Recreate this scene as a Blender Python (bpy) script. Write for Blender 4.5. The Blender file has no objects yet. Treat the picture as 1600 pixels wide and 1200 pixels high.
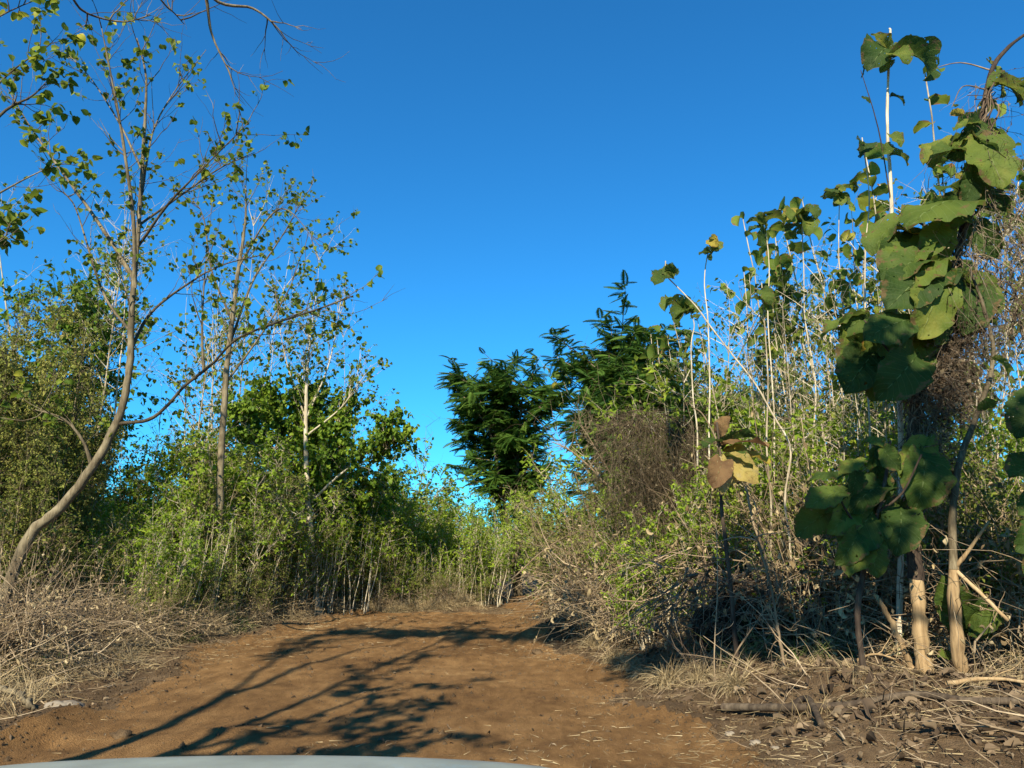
import bpy, math, random
import numpy as np
from mathutils import Vector, Matrix
S = bpy.context.scene
COL = S.collection
PI = math.pi
# ------------------------------------------------------------------ camera
CAMZ, PITCH, FPX = 1.5, math.radians(12.5), 1150.0
cam_d = bpy.data.cameras.new('camera'); cam = bpy.data.objects.new('camera', cam_d); COL.objects.link(cam)
cam.location = (0, 0, CAMZ); cam.rotation_euler = (PI/2 + PITCH, 0, 0)
cam_d.sensor_width = 36; cam_d.lens = 36*FPX/1600; cam_d.clip_end = 2000; cam_d.clip_start = 0.05
S.camera = cam
# ------------------------------------------------------------------ light
SUN_EL, SUN_AZ = math.radians(34), math.radians(14)     # azimuth: how far left of straight behind the camera
sdir = Vector((-math.sin(SUN_AZ)*math.cos(SUN_EL), -math.cos(SUN_AZ)*math.cos(SUN_EL), math.sin(SUN_EL)))
W = bpy.data.worlds.new('World'); S.world = W; W.use_nodes = True
nt = W.node_tree; nt.nodes.clear()
sky = nt.nodes.new('ShaderNodeTexSky'); sky.sky_type = 'NISHITA'; sky.sun_disc = False
sky.sun_elevation = SUN_EL; sky.sun_rotation = math.atan2(sdir.x, sdir.y)
sky.air_density = 1.0; sky.dust_density = 0.15; sky.ozone_density = 3.0; sky.altitude = 0
hs = nt.nodes.new('ShaderNodeMix'); hs.data_type = 'RGBA'; hs.blend_type = 'MULTIPLY'; hs.inputs[0].default_value = 1; hs.inputs[7].default_value = (.15, .71, 1.06, 1)   # the deep blue of the phone's sky
bg = nt.nodes.new('ShaderNodeBackground'); bg.inputs['Strength'].default_value = 0.095
wo = nt.nodes.new('ShaderNodeOutputWorld')
nt.links.new(sky.outputs[0], hs.inputs[6]); nt.links.new(hs.outputs[2], bg.inputs[0]); nt.links.new(bg.outputs[0], wo.inputs[0])
sl = bpy.data.lights.new('sun', 'SUN'); sl.energy = 5.0; sl.angle = math.radians(0.5); sl.color = (1, .89, .70)
so = bpy.data.objects.new('sun', sl); COL.objects.link(so); so.rotation_euler = sdir.to_track_quat('Z', 'Y').to_euler()
S.view_settings.view_transform = 'Standard'; S.view_settings.look = 'None'
S.view_settings.exposure = 1.0; S.view_settings.gamma = 1
S.render.engine = 'CYCLES'
S.cycles.max_bounces = 6; S.cycles.transparent_max_bounces = 4

# ------------------------------------------------------------------ helpers
cp, sp_ = math.cos(PITCH), math.sin(PITCH)
def P(px, py, D):
    """world point at forward distance D that the photo shows at px, py"""
    u, v = (px-800)/FPX, (600-py)/FPX
    k = D/(cp - sp_*v)
    return np.array([u*k, D, CAMZ + (sp_+cp*v)*k])
def G(px, py, z=0.0):
    u, v = (px-800)/FPX, (600-py)/FPX
    k = (z-CAMZ)/(sp_+cp*v)
    return np.array([u*k, (cp-sp_*v)*k, z])
def nrm(a): return a/np.maximum(np.linalg.norm(a, axis=-1, keepdims=True), 1e-9)
_r = np.random.default_rng(5)
def make_noise(n, f0, f1, seed):
    r = np.random.default_rng(seed)
    f = np.exp(r.uniform(math.log(f0), math.log(f1), n)); a = r.uniform(0, 2*PI, n); ph = r.uniform(0, 2*PI, n)
    amp = (f0/f)**.8; amp /= math.sqrt((amp**2).sum()/2)
    def fn(x, y):
        x = np.asarray(x, float); y = np.asarray(y, float); o = np.zeros(np.broadcast(x, y).shape)
        for i in range(n): o = o + amp[i]*np.sin(f[i]*(x*math.cos(a[i])+y*math.sin(a[i]))+ph[i])
        return o
    return fn
n_low = make_noise(10, .3, 1.2, 1); n_mid = make_noise(18, 2, 8, 2); n_hi = make_noise(26, 9, 40, 3)
def sstep(x): x = np.clip(x, 0, 1); return x*x*(3-2*x)
def road_s(x, y):
    """signed distance-like value: negative on the track"""
    xl = np.interp(y, [5, 7, 9, 11, 17], [-3.7, -3.9, -4.2, -4.3, -3.9]) + .2*np.sin(y*.9)
    xr = np.interp(y, [0, 6, 8, 10, 12.5, 15, 18.5], [2.3, 1.75, 1.35, 1.0, .55, .45, .7])
    main = np.maximum(np.maximum(xl-x, x-xr), y-17.6)
    pc = np.interp(y, [16, 20, 26, 40], [.2, .45, 1.0, 4.5])
    path = np.maximum(np.abs(x-pc)-.55, 16-y)
    return np.minimum(main, path) + .16*n_mid(x*.5, y*.5)
def H(x, y):
    x = np.asarray(x, float); y = np.asarray(y, float)
    s = road_s(x, y); o = sstep(s/1.6)
    right = sstep((x-.5)/1.5)*sstep((17-y)/6)
    rut = -.022*(np.exp(-((x+1.9-.03*y)/.22)**2)+np.exp(-((x-.05+.02*y)/.22)**2))*(1-o)
    h = rut + o*(.10 + .26*right) + .03*n_low(x, y) + .012*n_mid(x, y)*(1+1.6*o) + .0045*n_hi(x, y)*(1+1.4*o)
    h = h + .10*np.exp(-((s-.15)/.22)**2)*(.4+.6*np.clip(n_mid(x*.6+3, y*.6), -.6, 2))*sstep((20-y)/3)
    # clod ridge that pushes into the track on the right
    h = h + .22*np.exp(-(((x-.75)/.55)**2+((y-12.9)/.35)**2))*(1+.45*n_hi(x*.7, y*.7)) + .12*np.exp(-(((x-.25)/.22)**2+((y-12.6)/.3)**2))
    h = h + .10*np.exp(-(((x+3.1)/.9)**2+((y-6.35)/.22)**2))*(.6+.5*n_mid(x, y))
    return h
def HG(px, py):
    z = 0.0
    for _ in range(6): g = G(px, py, z); z = float(H(g[0], g[1]))
    return np.array([g[0], g[1], z])

class MB:
    def __init__(s): s.v, s.f, s.lc, s.m, s.n = [], [], [], [], 0
    def add(s, v, f, lc=None, mat=0):
        v = np.asarray(v, float).reshape(-1, 3); f = np.asarray(f, int)
        if lc is None: lc = np.zeros((len(v), 3)); lc[:, 2] = .5
        s.v.append(v); s.f.append(f+s.n); s.lc.append(np.asarray(lc, float).reshape(-1, 3)); s.m.append(np.full(len(f), mat)); s.n += len(v)
        return s
    def mesh(s, name, mats, smooth=False):
        me = bpy.data.meshes.new(name)
        V = np.concatenate(s.v); L = np.concatenate(s.lc)
        lens = np.concatenate([np.full(len(f), f.shape[1]) for f in s.f]); idx = np.concatenate([f.ravel() for f in s.f])
        me.vertices.add(len(V)); me.vertices.foreach_set('co', V.ravel().astype(np.float32))
        me.loops.add(len(idx)); me.loops.foreach_set('vertex_index', idx.astype(np.int32))
        me.polygons.add(len(lens)); st = np.concatenate([[0], np.cumsum(lens)[:-1]])
        me.polygons.foreach_set('loop_start', st.astype(np.int32)); me.polygons.foreach_set('loop_total', lens.astype(np.int32))
        me.polygons.foreach_set('material_index', np.concatenate(s.m).astype(np.int32))
        if smooth: me.polygons.foreach_set('use_smooth', np.ones(len(lens), bool))
        at = me.attributes.new('lc', 'FLOAT_VECTOR', 'POINT'); at.data.foreach_set('vector', L.ravel().astype(np.float32))
        for m in (mats if isinstance(mats, (list, tuple)) else [mats]): me.materials.append(m)
        me.update(calc_edges=True)
        return me
    def build(s, name, mats, parent=None, smooth=False):
        if not s.v: return None
        o = bpy.data.objects.new(name, s.mesh(name, mats, smooth)); COL.objects.link(o)
        if parent: o.parent = parent
        return o
def tag(o, label=None, cat=None, group=None, kind=None):
    if label: o['label'] = label
    if cat: o['category'] = cat
    if group: o['group'] = group
    if kind: o['kind'] = kind
    return o
def thing(name, label, cat, loc=(0, 0, 0), group=None, rz=0, sc=1):
    o = bpy.data.objects.new(name, None); COL.objects.link(o); o.empty_display_size = .2
    o.location = loc; o.rotation_euler = (0, 0, rz); o.scale = (sc, sc, sc)
    return tag(o, label, cat, group)
def dup(root, loc, rz, sc, label, group, tilt=(0, 0)):
    r = root.copy(); COL.objects.link(r); r.location = loc; r.rotation_euler = (tilt[0], tilt[1], rz); r.scale = sc if isinstance(sc, tuple) else (sc, sc, sc)
    r['label'] = label; r['group'] = group
    for ch in list(root.children):
        c = ch.copy(); COL.objects.link(c); c.parent = r
    return r

def tubes(mb, pts, rad, sides=5, mat=0, var=None):
    """pts (n,k,3), rad (n,k)"""
    pts = np.asarray(pts, float); rad = np.asarray(rad, float)
    if pts.ndim == 2: pts = pts[None]; rad = rad[None]
    n, k, _ = pts.shape
    t = np.gradient(pts, axis=1); t = nrm(t)
    mt = nrm(pts[:, -1]-pts[:, 0]+1e-6)[:, None, :]
    ref = np.where(np.abs(mt[..., 2:3]) > .8, np.array([1., 0.13, 0]), np.array([0, .1, 1.]))
    a = nrm(np.cross(t, ref)); b = np.cross(t, a)
    th = np.arange(sides)*2*PI/sides
    ring = a[:, :, None, :]*np.cos(th)[None, None, :, None] + b[:, :, None, :]*np.sin(th)[None, None, :, None]
    V = pts[:, :, None, :] + ring*rad[:, :, None, None]
    i = np.arange(n)[:, None, None]*k*sides + np.arange(k-1)[None, :, None]*sides
    j = np.arange(sides)[None, None, :]; j2 = (j+1) % sides
    F = np.stack([i+j, i+j2, i+sides+j2, i+sides+j], -1).reshape(-1, 4)
    lc = np.zeros((n, k, sides, 3)); lc[..., 0] = np.linspace(0, 1, k)[None, :, None]; lc[..., 1] = (th/PI-1)[None, None, :]
    lc[..., 2] = (_r.random(n) if var is None else np.broadcast_to(var, (n,)))[:, None, None]
    mb.add(V, F, lc, mat)
    if sides > 4:
        for e in (0, k-1):
            base = np.arange(n)[:, None]*k*sides + e*sides
            mb.f.append((base+np.arange(sides)[None, :])+mb.n-n*k*sides); mb.m.append(np.full(n, mat))
def smooth_line(pts, m=6):
    p = np.asarray(pts, float)
    if len(p) < 3: return np.array([p[0]+(p[-1]-p[0])*t for t in np.linspace(0, 1, m)])
    q = np.vstack([2*p[0]-p[1], p, 2*p[-1]-p[-2]]); out = []
    for i in range(1, len(q)-2):
        for t in np.linspace(0, 1, m, endpoint=False):
            out.append(.5*((2*q[i])+(-q[i-1]+q[i+1])*t+(2*q[i-1]-5*q[i]+4*q[i+1]-q[i+2])*t*t+(-q[i-1]+3*q[i]-3*q[i+1]+q[i+2])*t**3))
    out.append(p[-1]); return np.array(out)
def limb(mb, pts, r0, r1, sides=8, mat=0, knob=.06, rng=None):
    L = smooth_line(pts); t = np.linspace(0, 1, len(L)); rad = r0*(1-t)+r1*t
    rng = rng or _r
    if knob: rad = rad*(1+knob*rng.standard_normal(len(L))); L = L + rng.standard_normal(L.shape)*rad[:, None]*knob*1.5
    tubes(mb, L, rad, sides, mat); return L, rad

# leaf templates : verts, faces, lc
def tmpl_small(w=.3, fold=.1, droop=.15):
    v = [(0, 0, 0), (.42, w, fold), (1, 0, -droop), (.42, -w, fold), (.45, 0, 0)]
    return np.array(v, float), np.array([(0, 1, 4), (4, 1, 2), (0, 4, 3), (4, 2, 3)][0:4]), np.array([(0, 0), (.4, 1), (1, 0), (.4, -1), (.5, 0)])
def tmpl_tiny(w=.28, fold=.08):
    v = [(0, 0, 0), (.45, w, fold), (1, 0, -.08), (.45, -w, fold)]
    return np.array(v, float), np.array([(0, 1, 2), (0, 2, 3)]), np.array([(0, 0), (.4, 1), (1, 0), (.4, -1)])
def tmpl_broad(nu, nv, w=.36, bend=1.0, cup=.15, wave=.03, shape='teak', seed=0, petiole=.0, twist=0.):
    r = np.random.default_rng(seed)
    u = np.linspace(0, 1, nu+1); v = np.linspace(-1, 1, nv+1)
    U, Vv = np.meshgrid(u, v, indexing='ij')
    if shape == 'heart': wu = np.interp(u, [0, .08, .2, .4, .6, .8, .93, 1], [.35, .75, 1, .98, .78, .45, .18, .0])
    elif shape == 'oval': wu = np.interp(u, [0, .1, .3, .5, .7, .9, 1], [.03, .4, .85, 1, .85, .4, .0])
    else: wu = np.interp(u, [0, .06, .2, .4, .6, .8, .92, 1], [.06, .38, .78, 1, .98, .72, .4, .02])
    edge = 1+(.05*r.standard_normal(U.shape) if nu < 12 else .035*np.sin(U*r.uniform(14, 22)+Vv*2+r.uniform(0, 6))+.02*np.sin(U*41+r.uniform(0, 6)+Vv)+.010*r.standard_normal(U.shape))*(np.abs(Vv) > .9)
    y = w*wu[:, None]*Vv*edge
    ph = r.uniform(0, 6, 3)
    z = cup*w*(np.abs(Vv)**1.6)*wu[:, None]+wave*np.sin(U*9+ph[0]+2*np.sign(Vv))*np.abs(Vv)**1.5+wave*.6*np.sin(U*21+ph[1])*np.abs(Vv)**2
    z = z + wave*.25*np.sin(U*36-np.abs(Vv)*9)*1.0
    x = U-.08*(np.abs(Vv)**2)*(U < .3)*1.0
    # bend downwards along an arc
    if abs(bend) > 1e-3:
        X = np.sin(bend*x)/bend; Zc = -(1-np.cos(bend*x))/bend
        X = X + z*np.sin(bend*x); Zz = Zc+z*np.cos(bend*x)
    else: X, Zz = x, z
    tw = twist*U; y2 = y*np.cos(tw)-Zz*0*np.sin(tw); Zz = Zz+y*np.sin(tw)
    V = np.stack([X, y2, Zz], -1).reshape(-1, 3)
    i = np.arange(nu)[:, None]*(nv+1)+np.arange(nv)[None, :]
    F = np.stack([i, i+nv+1, i+nv+2, i+1], -1).reshape(-1, 4)
    return V, F, np.stack([U, Vv], -1).reshape(-1, 2)
def tmpl_frond(n=12, w=.30, droop=.3, seed=0):
    r = np.random.default_rng(seed); V, F, L = [], [], []
    z = lambda t: -droop*t*t
    def strip(a, d, l, wd, dz):
        k = len(V); d = np.array(d)/np.linalg.norm(d); nn = np.array([-d[1], d[0], 0]); nn = nn/np.linalg.norm(nn)
        m = a+d*l*.45; e = a+d*l+np.array([0, 0, -dz*l])
        for q, lc in ((a, (0, 0)), (m+nn*wd, (.5, 1)), (e, (1, 0)), (m-nn*wd, (.5, -1))): V.append(q); L.append(lc)
        F.append((k, k+1, k+2)); F.append((k, k+2, k+3))
    for i in range(n):
        t = .10+.90*i/(n-1); l = w*(.55+.45*math.sin(PI*min(1, t*1.1)))*(1 if t < .8 else 1.3-t*.55)*r.uniform(.9, 1.1)
        for s in (1, -1): strip(np.array([t*(1-droop*.25*t), 0, z(t)]), (.22+.5*t, s, -.10-.5*droop*t), l, .040, .30)
    for i in range(5): strip(np.array([i/5, 0, z(i/5)]), (1, 0, (z((i+1)/5)-z(i/5))*5), .2, .008, 0)
    return np.array(V), np.array(F), np.array(L)
T_SMALL = [tmpl_small(), tmpl_small(.26, .14, .3)]
T_TINY = [tmpl_tiny()]
T_HEART = [tmpl_broad(4, 4, .42, b, c, .03, 'heart', i) for i, (b, c) in enumerate([(.8, .2), (1.4, .35), (.3, .1)])]
T_OVAL = [tmpl_broad(4, 2, .27, b, .3, .02, 'oval', i) for i, b in enumerate((.7, 1.3))]
T_TEAK = [tmpl_broad(7, 6, .34, b, c, .05, 'teak', i) for i, (b, c) in enumerate([(1.0, .3), (1.7, .4), (.5, .1), (2.3, .8)])]
T_DEAD = [tmpl_broad(6, 4, w_, b, c, .09, 'oval', i+20, twist=tw) for i, (b, c, tw, w_) in enumerate([(2.0, 1.6, .4, .26), (-1.4, 1.2, -.9, .18), (.6, 2.2, 1.2, .20), (1.6, -1.4, .5, .24), (2.6, 1.9, -1.4, .13)])]
T_FROND = [tmpl_frond(15, .27, .30, 1), tmpl_frond(14, .30, .55, 2), tmpl_frond(15, .25, .15, 3)]
def place(mb, tm, pos, d, sc, rng, roll=.6, mat=0, var=None):
    pos = np.asarray(pos, float); n = len(pos)
    if n == 0: return
    d = nrm(np.asarray(d, float)); sc = np.broadcast_to(sc, (n,)).astype(float)
    up = np.array([0, 0, 1.]) + rng.standard_normal((n, 3))*roll
    y = nrm(np.cross(up, d)); z = np.cross(d, y)
    va = rng.random(n) if var is None else np.broadcast_to(var, (n,))
    pick = rng.integers(0, len(tm), n)
    for k, (tv, tf, tl) in enumerate(tm):
        s = pick == k; m = s.sum()
        if m == 0: continue
        V = pos[s][:, None, :] + sc[s][:, None, None]*(tv[None, :, 0:1]*d[s][:, None, :]+tv[None, :, 1:2]*y[s][:, None, :]+tv[None, :, 2:3]*z[s][:, None, :])
        F = (tf[None]+(np.arange(m)*len(tv))[:, None, None]).reshape(-1, tf.shape[1])
        lc = np.zeros((m, len(tv), 3)); lc[..., :2] = tl[None]; lc[..., 2] = va[s][:, None]
        mb.add(V, F, lc, mat)
def blades(mb, base, d, ln, wd, droop, rng, seg=3, mat=0, var=None):
    n = len(base); d = nrm(d); t = np.linspace(0, 1, seg+1)
    ln = np.broadcast_to(ln, (n,)); wd = np.broadcast_to(wd, (n,)); droop = np.broadcast_to(droop, (n,))
    side = nrm(np.cross(d, rng.standard_normal((n, 3))))
    c = base[:, None, :]+d[:, None, :]*(ln[:, None]*t[None])[..., None]; c[..., 2] -= (droop*ln)[:, None]*t[None]**2
    w = (wd[:, None]*(1-t[None]*.85)*.5)[..., None]*side[:, None, :]
    V = np.stack([c-w, c+w], 2)
    i = np.arange(n)[:, None]*(2*(seg+1))+np.arange(seg)[None]*2
    F = np.stack([i, i+1, i+3, i+2], -1).reshape(-1, 4)
    lc = np.zeros((n, seg+1, 2, 3)); lc[..., 0] = t[None, :, None]; lc[..., 2] = (rng.random(n) if var is None else var)[:, None, None]
    mb.add(V, F, lc, mat)
def wander(rng, p, d, L, k, wob, lift=0.):
    """n random walks. p,d (n,3), L (n,) -> (n,k,3)"""
    n = len(p); out = [p]; d = nrm(d)
    for _ in range(k-1):
        d = nrm(d+rng.standard_normal((n, 3))*wob+np.array([0, 0, lift])); p = p+d*(L/(k-1))[:, None]; out.append(p)
    return np.stack(out, 1)

# ------------------------------------------------------------------ materials
def newmat(name):
    m = bpy.data.materials.new(name); m.use_nodes = True; n = m.node_tree; n.nodes.clear()
    out = n.nodes.new('ShaderNodeOutputMaterial'); return m, n, out
def ramp(n, stops, interp='LINEAR'):
    r = n.nodes.new('ShaderNodeValToRGB'); r.color_ramp.interpolation = interp; e = r.color_ramp.elements
    while len(e) < len(stops): e.new(.5)
    for i, (p, c) in enumerate(stops): e[i].position = p; e[i].color = (*c, 1) if len(c) == 3 else c
    return r
def leafmat(name, stops, transl=.35, rough=.5, rib=.0, edge=None, objrand=False, spec=.4, tcol=1.6, holes=False):
    m, n, out = newmat(name); L = n.links.new
    at = n.nodes.new('ShaderNodeAttribute'); at.attribute_name = 'lc'
    sx = n.nodes.new('ShaderNodeSeparateXYZ'); L(at.outputs['Vector'], sx.inputs[0])
    tc = n.nodes.new('ShaderNodeTexCoord'); nz = n.nodes.new('ShaderNodeTexNoise'); nz.inputs['Scale'].default_value = 2.2 if objrand else 1.3; nz.inputs['Detail'].default_value = 3
    L(tc.outputs['Object'], nz.inputs['Vector'])
    ad = n.nodes.new('ShaderNodeMath'); ad.operation = 'MULTIPLY_ADD'; ad.inputs[1].default_value = .6
    if objrand:
        oi = n.nodes.new('ShaderNodeObjectInfo'); L(oi.outputs['Random'], ad.inputs[0]); 
    else: L(sx.outputs['Z'], ad.inputs[0])
    sb = n.nodes.new('ShaderNodeMath'); sb.operation = 'MULTIPLY_ADD'; sb.inputs[1].default_value = .8; sb.inputs[2].default_value = -.2
    L(nz.outputs['Fac'], sb.inputs[0]); L(sb.outputs[0], ad.inputs[2])
    r = ramp(n, stops); L(ad.outputs[0], r.inputs[0]); c = r.outputs[0]
    if rib:
        ab = n.nodes.new('ShaderNodeMath'); ab.operation = 'ABSOLUTE'; L(sx.outputs['Y'], ab.inputs[0])
        mp = n.nodes.new('ShaderNodeMapRange'); mp.inputs[1].default_value = .008; mp.inputs[2].default_value = .03; mp.inputs[3].default_value = rib*1.5; mp.inputs[4].default_value = 0
        L(ab.outputs[0], mp.inputs[0])
        # side veins run out and forward from the midrib
        v1 = n.nodes.new('ShaderNodeMath'); v1.operation = 'MULTIPLY_ADD'; v1.inputs[1].default_value = -.22; L(ab.outputs[0], v1.inputs[0]); L(sx.outputs['X'], v1.inputs[2])
        v2 = n.nodes.new('ShaderNodeMath'); v2.operation = 'MULTIPLY'; v2.inputs[1].default_value = 74; L(v1.outputs[0], v2.inputs[0])
        v3 = n.nodes.new('ShaderNodeMath'); v3.operation = 'SINE'; L(v2.outputs[0], v3.inputs[0])
        v4 = n.nodes.new('ShaderNodeMapRange'); v4.inputs[1].default_value = .965; v4.inputs[2].default_value = 1; v4.inputs[3].default_value = 0; v4.inputs[4].default_value = rib*.7; L(v3.outputs[0], v4.inputs[0])
        mx = n.nodes.new('ShaderNodeMath'); mx.operation = 'MAXIMUM'; L(mp.outputs[0], mx.inputs[0]); L(v4.outputs[0], mx.inputs[1])
        mc = n.nodes.new('ShaderNodeMix'); mc.data_type = 'RGBA'; L(mx.outputs[0], mc.inputs[0]); L(c, mc.inputs[6]); mc.inputs[7].default_value = (.28, .34, .13, 1); c = mc.outputs[2]
    if edge:
        ab2 = n.nodes.new('ShaderNodeMath'); ab2.operation = 'ABSOLUTE'; L(sx.outputs['Y'], ab2.inputs[0])
        ne = n.nodes.new('ShaderNodeTexNoise'); ne.inputs['Scale'].default_value = 9; ne.inputs['Detail'].default_value = 5; L(tc.outputs['Object'], ne.inputs['Vector'])
        a3 = n.nodes.new('ShaderNodeMath'); a3.operation = 'MULTIPLY_ADD'; a3.inputs[1].default_value = .22; L(ab2.outputs[0], a3.inputs[0]); L(ne.outputs['Fac'], a3.inputs[2])
        mr = n.nodes.new('ShaderNodeMapRange'); mr.inputs[1].default_value = .75; mr.inputs[2].default_value = .83; L(a3.outputs[0], mr.inputs[0])
        me_ = n.nodes.new('ShaderNodeMix'); me_.data_type = 'RGBA'; L(mr.outputs[0], me_.inputs[0]); L(c, me_.inputs[6]); me_.inputs[7].default_value = (*edge, 1); c = me_.outputs[2]
    b = n.nodes.new('ShaderNodeBsdfPrincipled'); b.inputs['Roughness'].default_value = rough+.1; b.inputs['Specular IOR Level'].default_value = spec*.4; L(c, b.inputs['Base Color'])
    if rib:
        nf = n.nodes.new('ShaderNodeTexNoise'); nf.inputs['Scale'].default_value = 34; nf.inputs['Detail'].default_value = 6; L(tc.outputs['Object'], nf.inputs['Vector'])
        sm = n.nodes.new('ShaderNodeMath'); sm.operation = 'MULTIPLY_ADD'; sm.inputs[1].default_value = 1.2; L(nf.outputs['Fac'], sm.inputs[0]); L(mx.outputs[0], sm.inputs[2])
        bp = n.nodes.new('ShaderNodeBump'); bp.inputs['Strength'].default_value = .8; bp.inputs['Distance'].default_value = .010; L(sm.outputs[0], bp.inputs['Height']); L(bp.outputs[0], b.inputs['Normal'])
    t = n.nodes.new('ShaderNodeBsdfTranslucent')
    hv = n.nodes.new('ShaderNodeHueSaturation'); hv.inputs['Hue'].default_value = .485; hv.inputs['Value'].default_value = tcol; L(c, hv.inputs['Color']); L(hv.outputs[0], t.inputs[0])
    mxs = n.nodes.new('ShaderNodeMixShader'); mxs.inputs[0].default_value = transl; L(b.outputs[0], mxs.inputs[1]); L(t.outputs[0], mxs.inputs[2]); res = mxs.outputs[0]
    if holes:   # holes eaten by insects, more of them toward the margin
        vo = n.nodes.new('ShaderNodeTexNoise'); vo.inputs['Scale'].default_value = 17; vo.inputs['Detail'].default_value = 2; vo.noise_dimensions = '4D'; L(tc.outputs['Object'], vo.inputs['Vector'])
        oi2 = n.nodes.new('ShaderNodeObjectInfo'); w4 = n.nodes.new('ShaderNodeMath'); w4.operation = 'MULTIPLY'; w4.inputs[1].default_value = 40; L(oi2.outputs['Random'], w4.inputs[0]); L(w4.outputs[0], vo.inputs['W'])
        ab4 = n.nodes.new('ShaderNodeMath'); ab4.operation = 'ABSOLUTE'; L(sx.outputs['Y'], ab4.inputs[0])
        ma = n.nodes.new('ShaderNodeMath'); ma.operation = 'MULTIPLY_ADD'; ma.inputs[1].default_value = .10; L(ab4.outputs[0], ma.inputs[0]); L(vo.outputs['Fac'], ma.inputs[2])
        gt = n.nodes.new('ShaderNodeMath'); gt.operation = 'GREATER_THAN'; gt.inputs[1].default_value = .735; L(ma.outputs[0], gt.inputs[0])
        tr_ = n.nodes.new('ShaderNodeBsdfTransparent'); mh = n.nodes.new('ShaderNodeMixShader'); L(gt.outputs[0], mh.inputs[0]); L(res, mh.inputs[1]); L(tr_.outputs[0], mh.inputs[2]); res = mh.outputs[0]
    L(res, out.inputs[0])
    return m
def barkmat(name, c1, c2, c3=None, scale=14, rough=.85, stretch=.15, bump=.5, mid=.5):
    m, n, out = newmat(name); L = n.links.new
    tc = n.nodes.new('ShaderNodeTexCoord'); mp = n.nodes.new('ShaderNodeMapping'); mp.inputs['Scale'].default_value = (1, 1, stretch); L(tc.outputs['Object'], mp.inputs[0])
    nz = n.nodes.new('ShaderNodeTexNoise'); nz.inputs['Scale'].default_value = scale*2.5; nz.inputs['Detail'].default_value = 8; nz.inputs['Roughness'].default_value = .65; L(mp.outputs[0], nz.inputs['Vector'])
    n2 = n.nodes.new('ShaderNodeTexNoise'); n2.inputs['Scale'].default_value = scale*.25; n2.inputs['Detail'].default_value = 4; L(tc.outputs['Object'], n2.inputs['Vector'])
    at = n.nodes.new('ShaderNodeAttribute'); at.attribute_name = 'lc'; sx = n.nodes.new('ShaderNodeSeparateXYZ'); L(at.outputs['Vector'], sx.inputs[0])
    a = n.nodes.new('ShaderNodeMath'); a.operation = 'ADD'; L(nz.outputs['Fac'], a.inputs[0]); L(n2.outputs['Fac'], a.inputs[1])
    a2 = n.nodes.new('ShaderNodeMath'); a2.operation = 'MULTIPLY_ADD'; a2.inputs[1].default_value = .35; L(sx.outputs['Z'], a2.inputs[0]); L(a.outputs[0], a2.inputs[2])
    r = ramp(n, [(.0, c1), (1, c2)] if c3 is None else [(0, c1), (.5, c2), (1, c3)])
    q = n.nodes.new('ShaderNodeMapRange'); q.inputs[1].default_value = .8; q.inputs[2].default_value = 1.5; L(a2.outputs[0], q.inputs[0]); L(q.outputs[0], r.inputs[0])
    b = n.nodes.new('ShaderNodeBsdfPrincipled'); b.inputs['Roughness'].default_value = rough; b.inputs['Specular IOR Level'].default_value = .2; L(r.outputs[0], b.inputs['Base Color'])
    bp = n.nodes.new('ShaderNodeBump'); bp.inputs['Strength'].default_value = bump; bp.inputs['Distance'].default_value = .012; L(nz.outputs['Fac'], bp.inputs['Height']); L(bp.outputs[0], b.inputs['Normal'])
    L(b.outputs[0], out.inputs[0]); return m
M = {}
M['heart'] = leafmat('heart_leaf', [(.0, (.040, .074, .010)), (.45, (.088, .140, .014)), (.8, (.19, .23, .022)), (.95, (.48, .40, .04))], .38, .42)
M['green'] = leafmat('green_leaf', [(.0, (.042, .080, .010)), (.5, (.105, .180, .016)), (1, (.22, .29, .026))], .34, .42)
M['bright'] = leafmat('bright_leaf', [(.0, (.085, .145, .012)), (.5, (.20, .29, .024)), (.9, (.36, .40, .05)), (1, (.56, .46, .07))], .40, .5)
M['olive'] = leafmat('olive_leaf', [(.0, (.050, .068, .013)), (.4, (.130, .155, .027)), (.75, (.25, .25, .058)), (1, (.42, .34, .13))], .25, .65)
M['frond'] = leafmat('frond_leaf', [(.0, (.020, .054, .010)), (.5, (.052, .118, .018)), (1, (.13, .21, .030))], .34, .5)
M['teak'] = leafmat('teak_leaf', [(.0, (.040, .076, .012)), (.5, (.105, .155, .020)), (.8, (.22, .25, .032)), (1, (.38, .28, .05))], .38, .5, rib=.25, edge=(.20, .11, .04))
M['hero'] = leafmat('large_teak_leaf', [(.0, (.018, .040, .009)), (.4, (.046, .082, .015)), (.75, (.110, .150, .024)), (1, (.26, .24, .045))], .38, .50, rib=.30, edge=(.13, .09, .035), objrand=True, holes=True)
M['wilt'] = leafmat('wilted_leaf', [(.0, (.10, .055, .028)), (.4, (.20, .12, .05)), (.7, (.32, .25, .07)), (1, (.34, .29, .20))], .25, .6, rib=.2, objrand=True, holes=True)
M['yellow'] = leafmat('yellowed_leaf', [(.0, (.22, .19, .03)), (1, (.42, .32, .05))], .35, .55, rib=.2, edge=(.18, .08, .03))
M['dead'] = leafmat('dead_leaf', [(.0, (.030, .020, .013)), (.4, (.090, .062, .038)), (.75, (.18, .130, .078)), (1, (.30, .23, .14))], .08, .75, tcol=1.1)
M['straw'] = leafmat('straw', [(.0, (.10, .065, .032)), (.35, (.22, .165, .085)), (.75, (.42, .33, .18)), (1, (.60, .50, .31))], .18, .7, tcol=1.2)
M['weed'] = leafmat('weed', [(.0, (.035, .060, .015)), (.4, (.09, .125, .03)), (.75, (.22, .21, .08)), (1, (.38, .31, .16))], .25, .6)
M['vinedry'] = leafmat('dry_vine', [(.0, (.030, .020, .012)), (.45, (.085, .062, .036)), (.8, (.17, .135, .080)), (1, (.32, .27, .16))], .08, .8, tcol=1.1)
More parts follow.
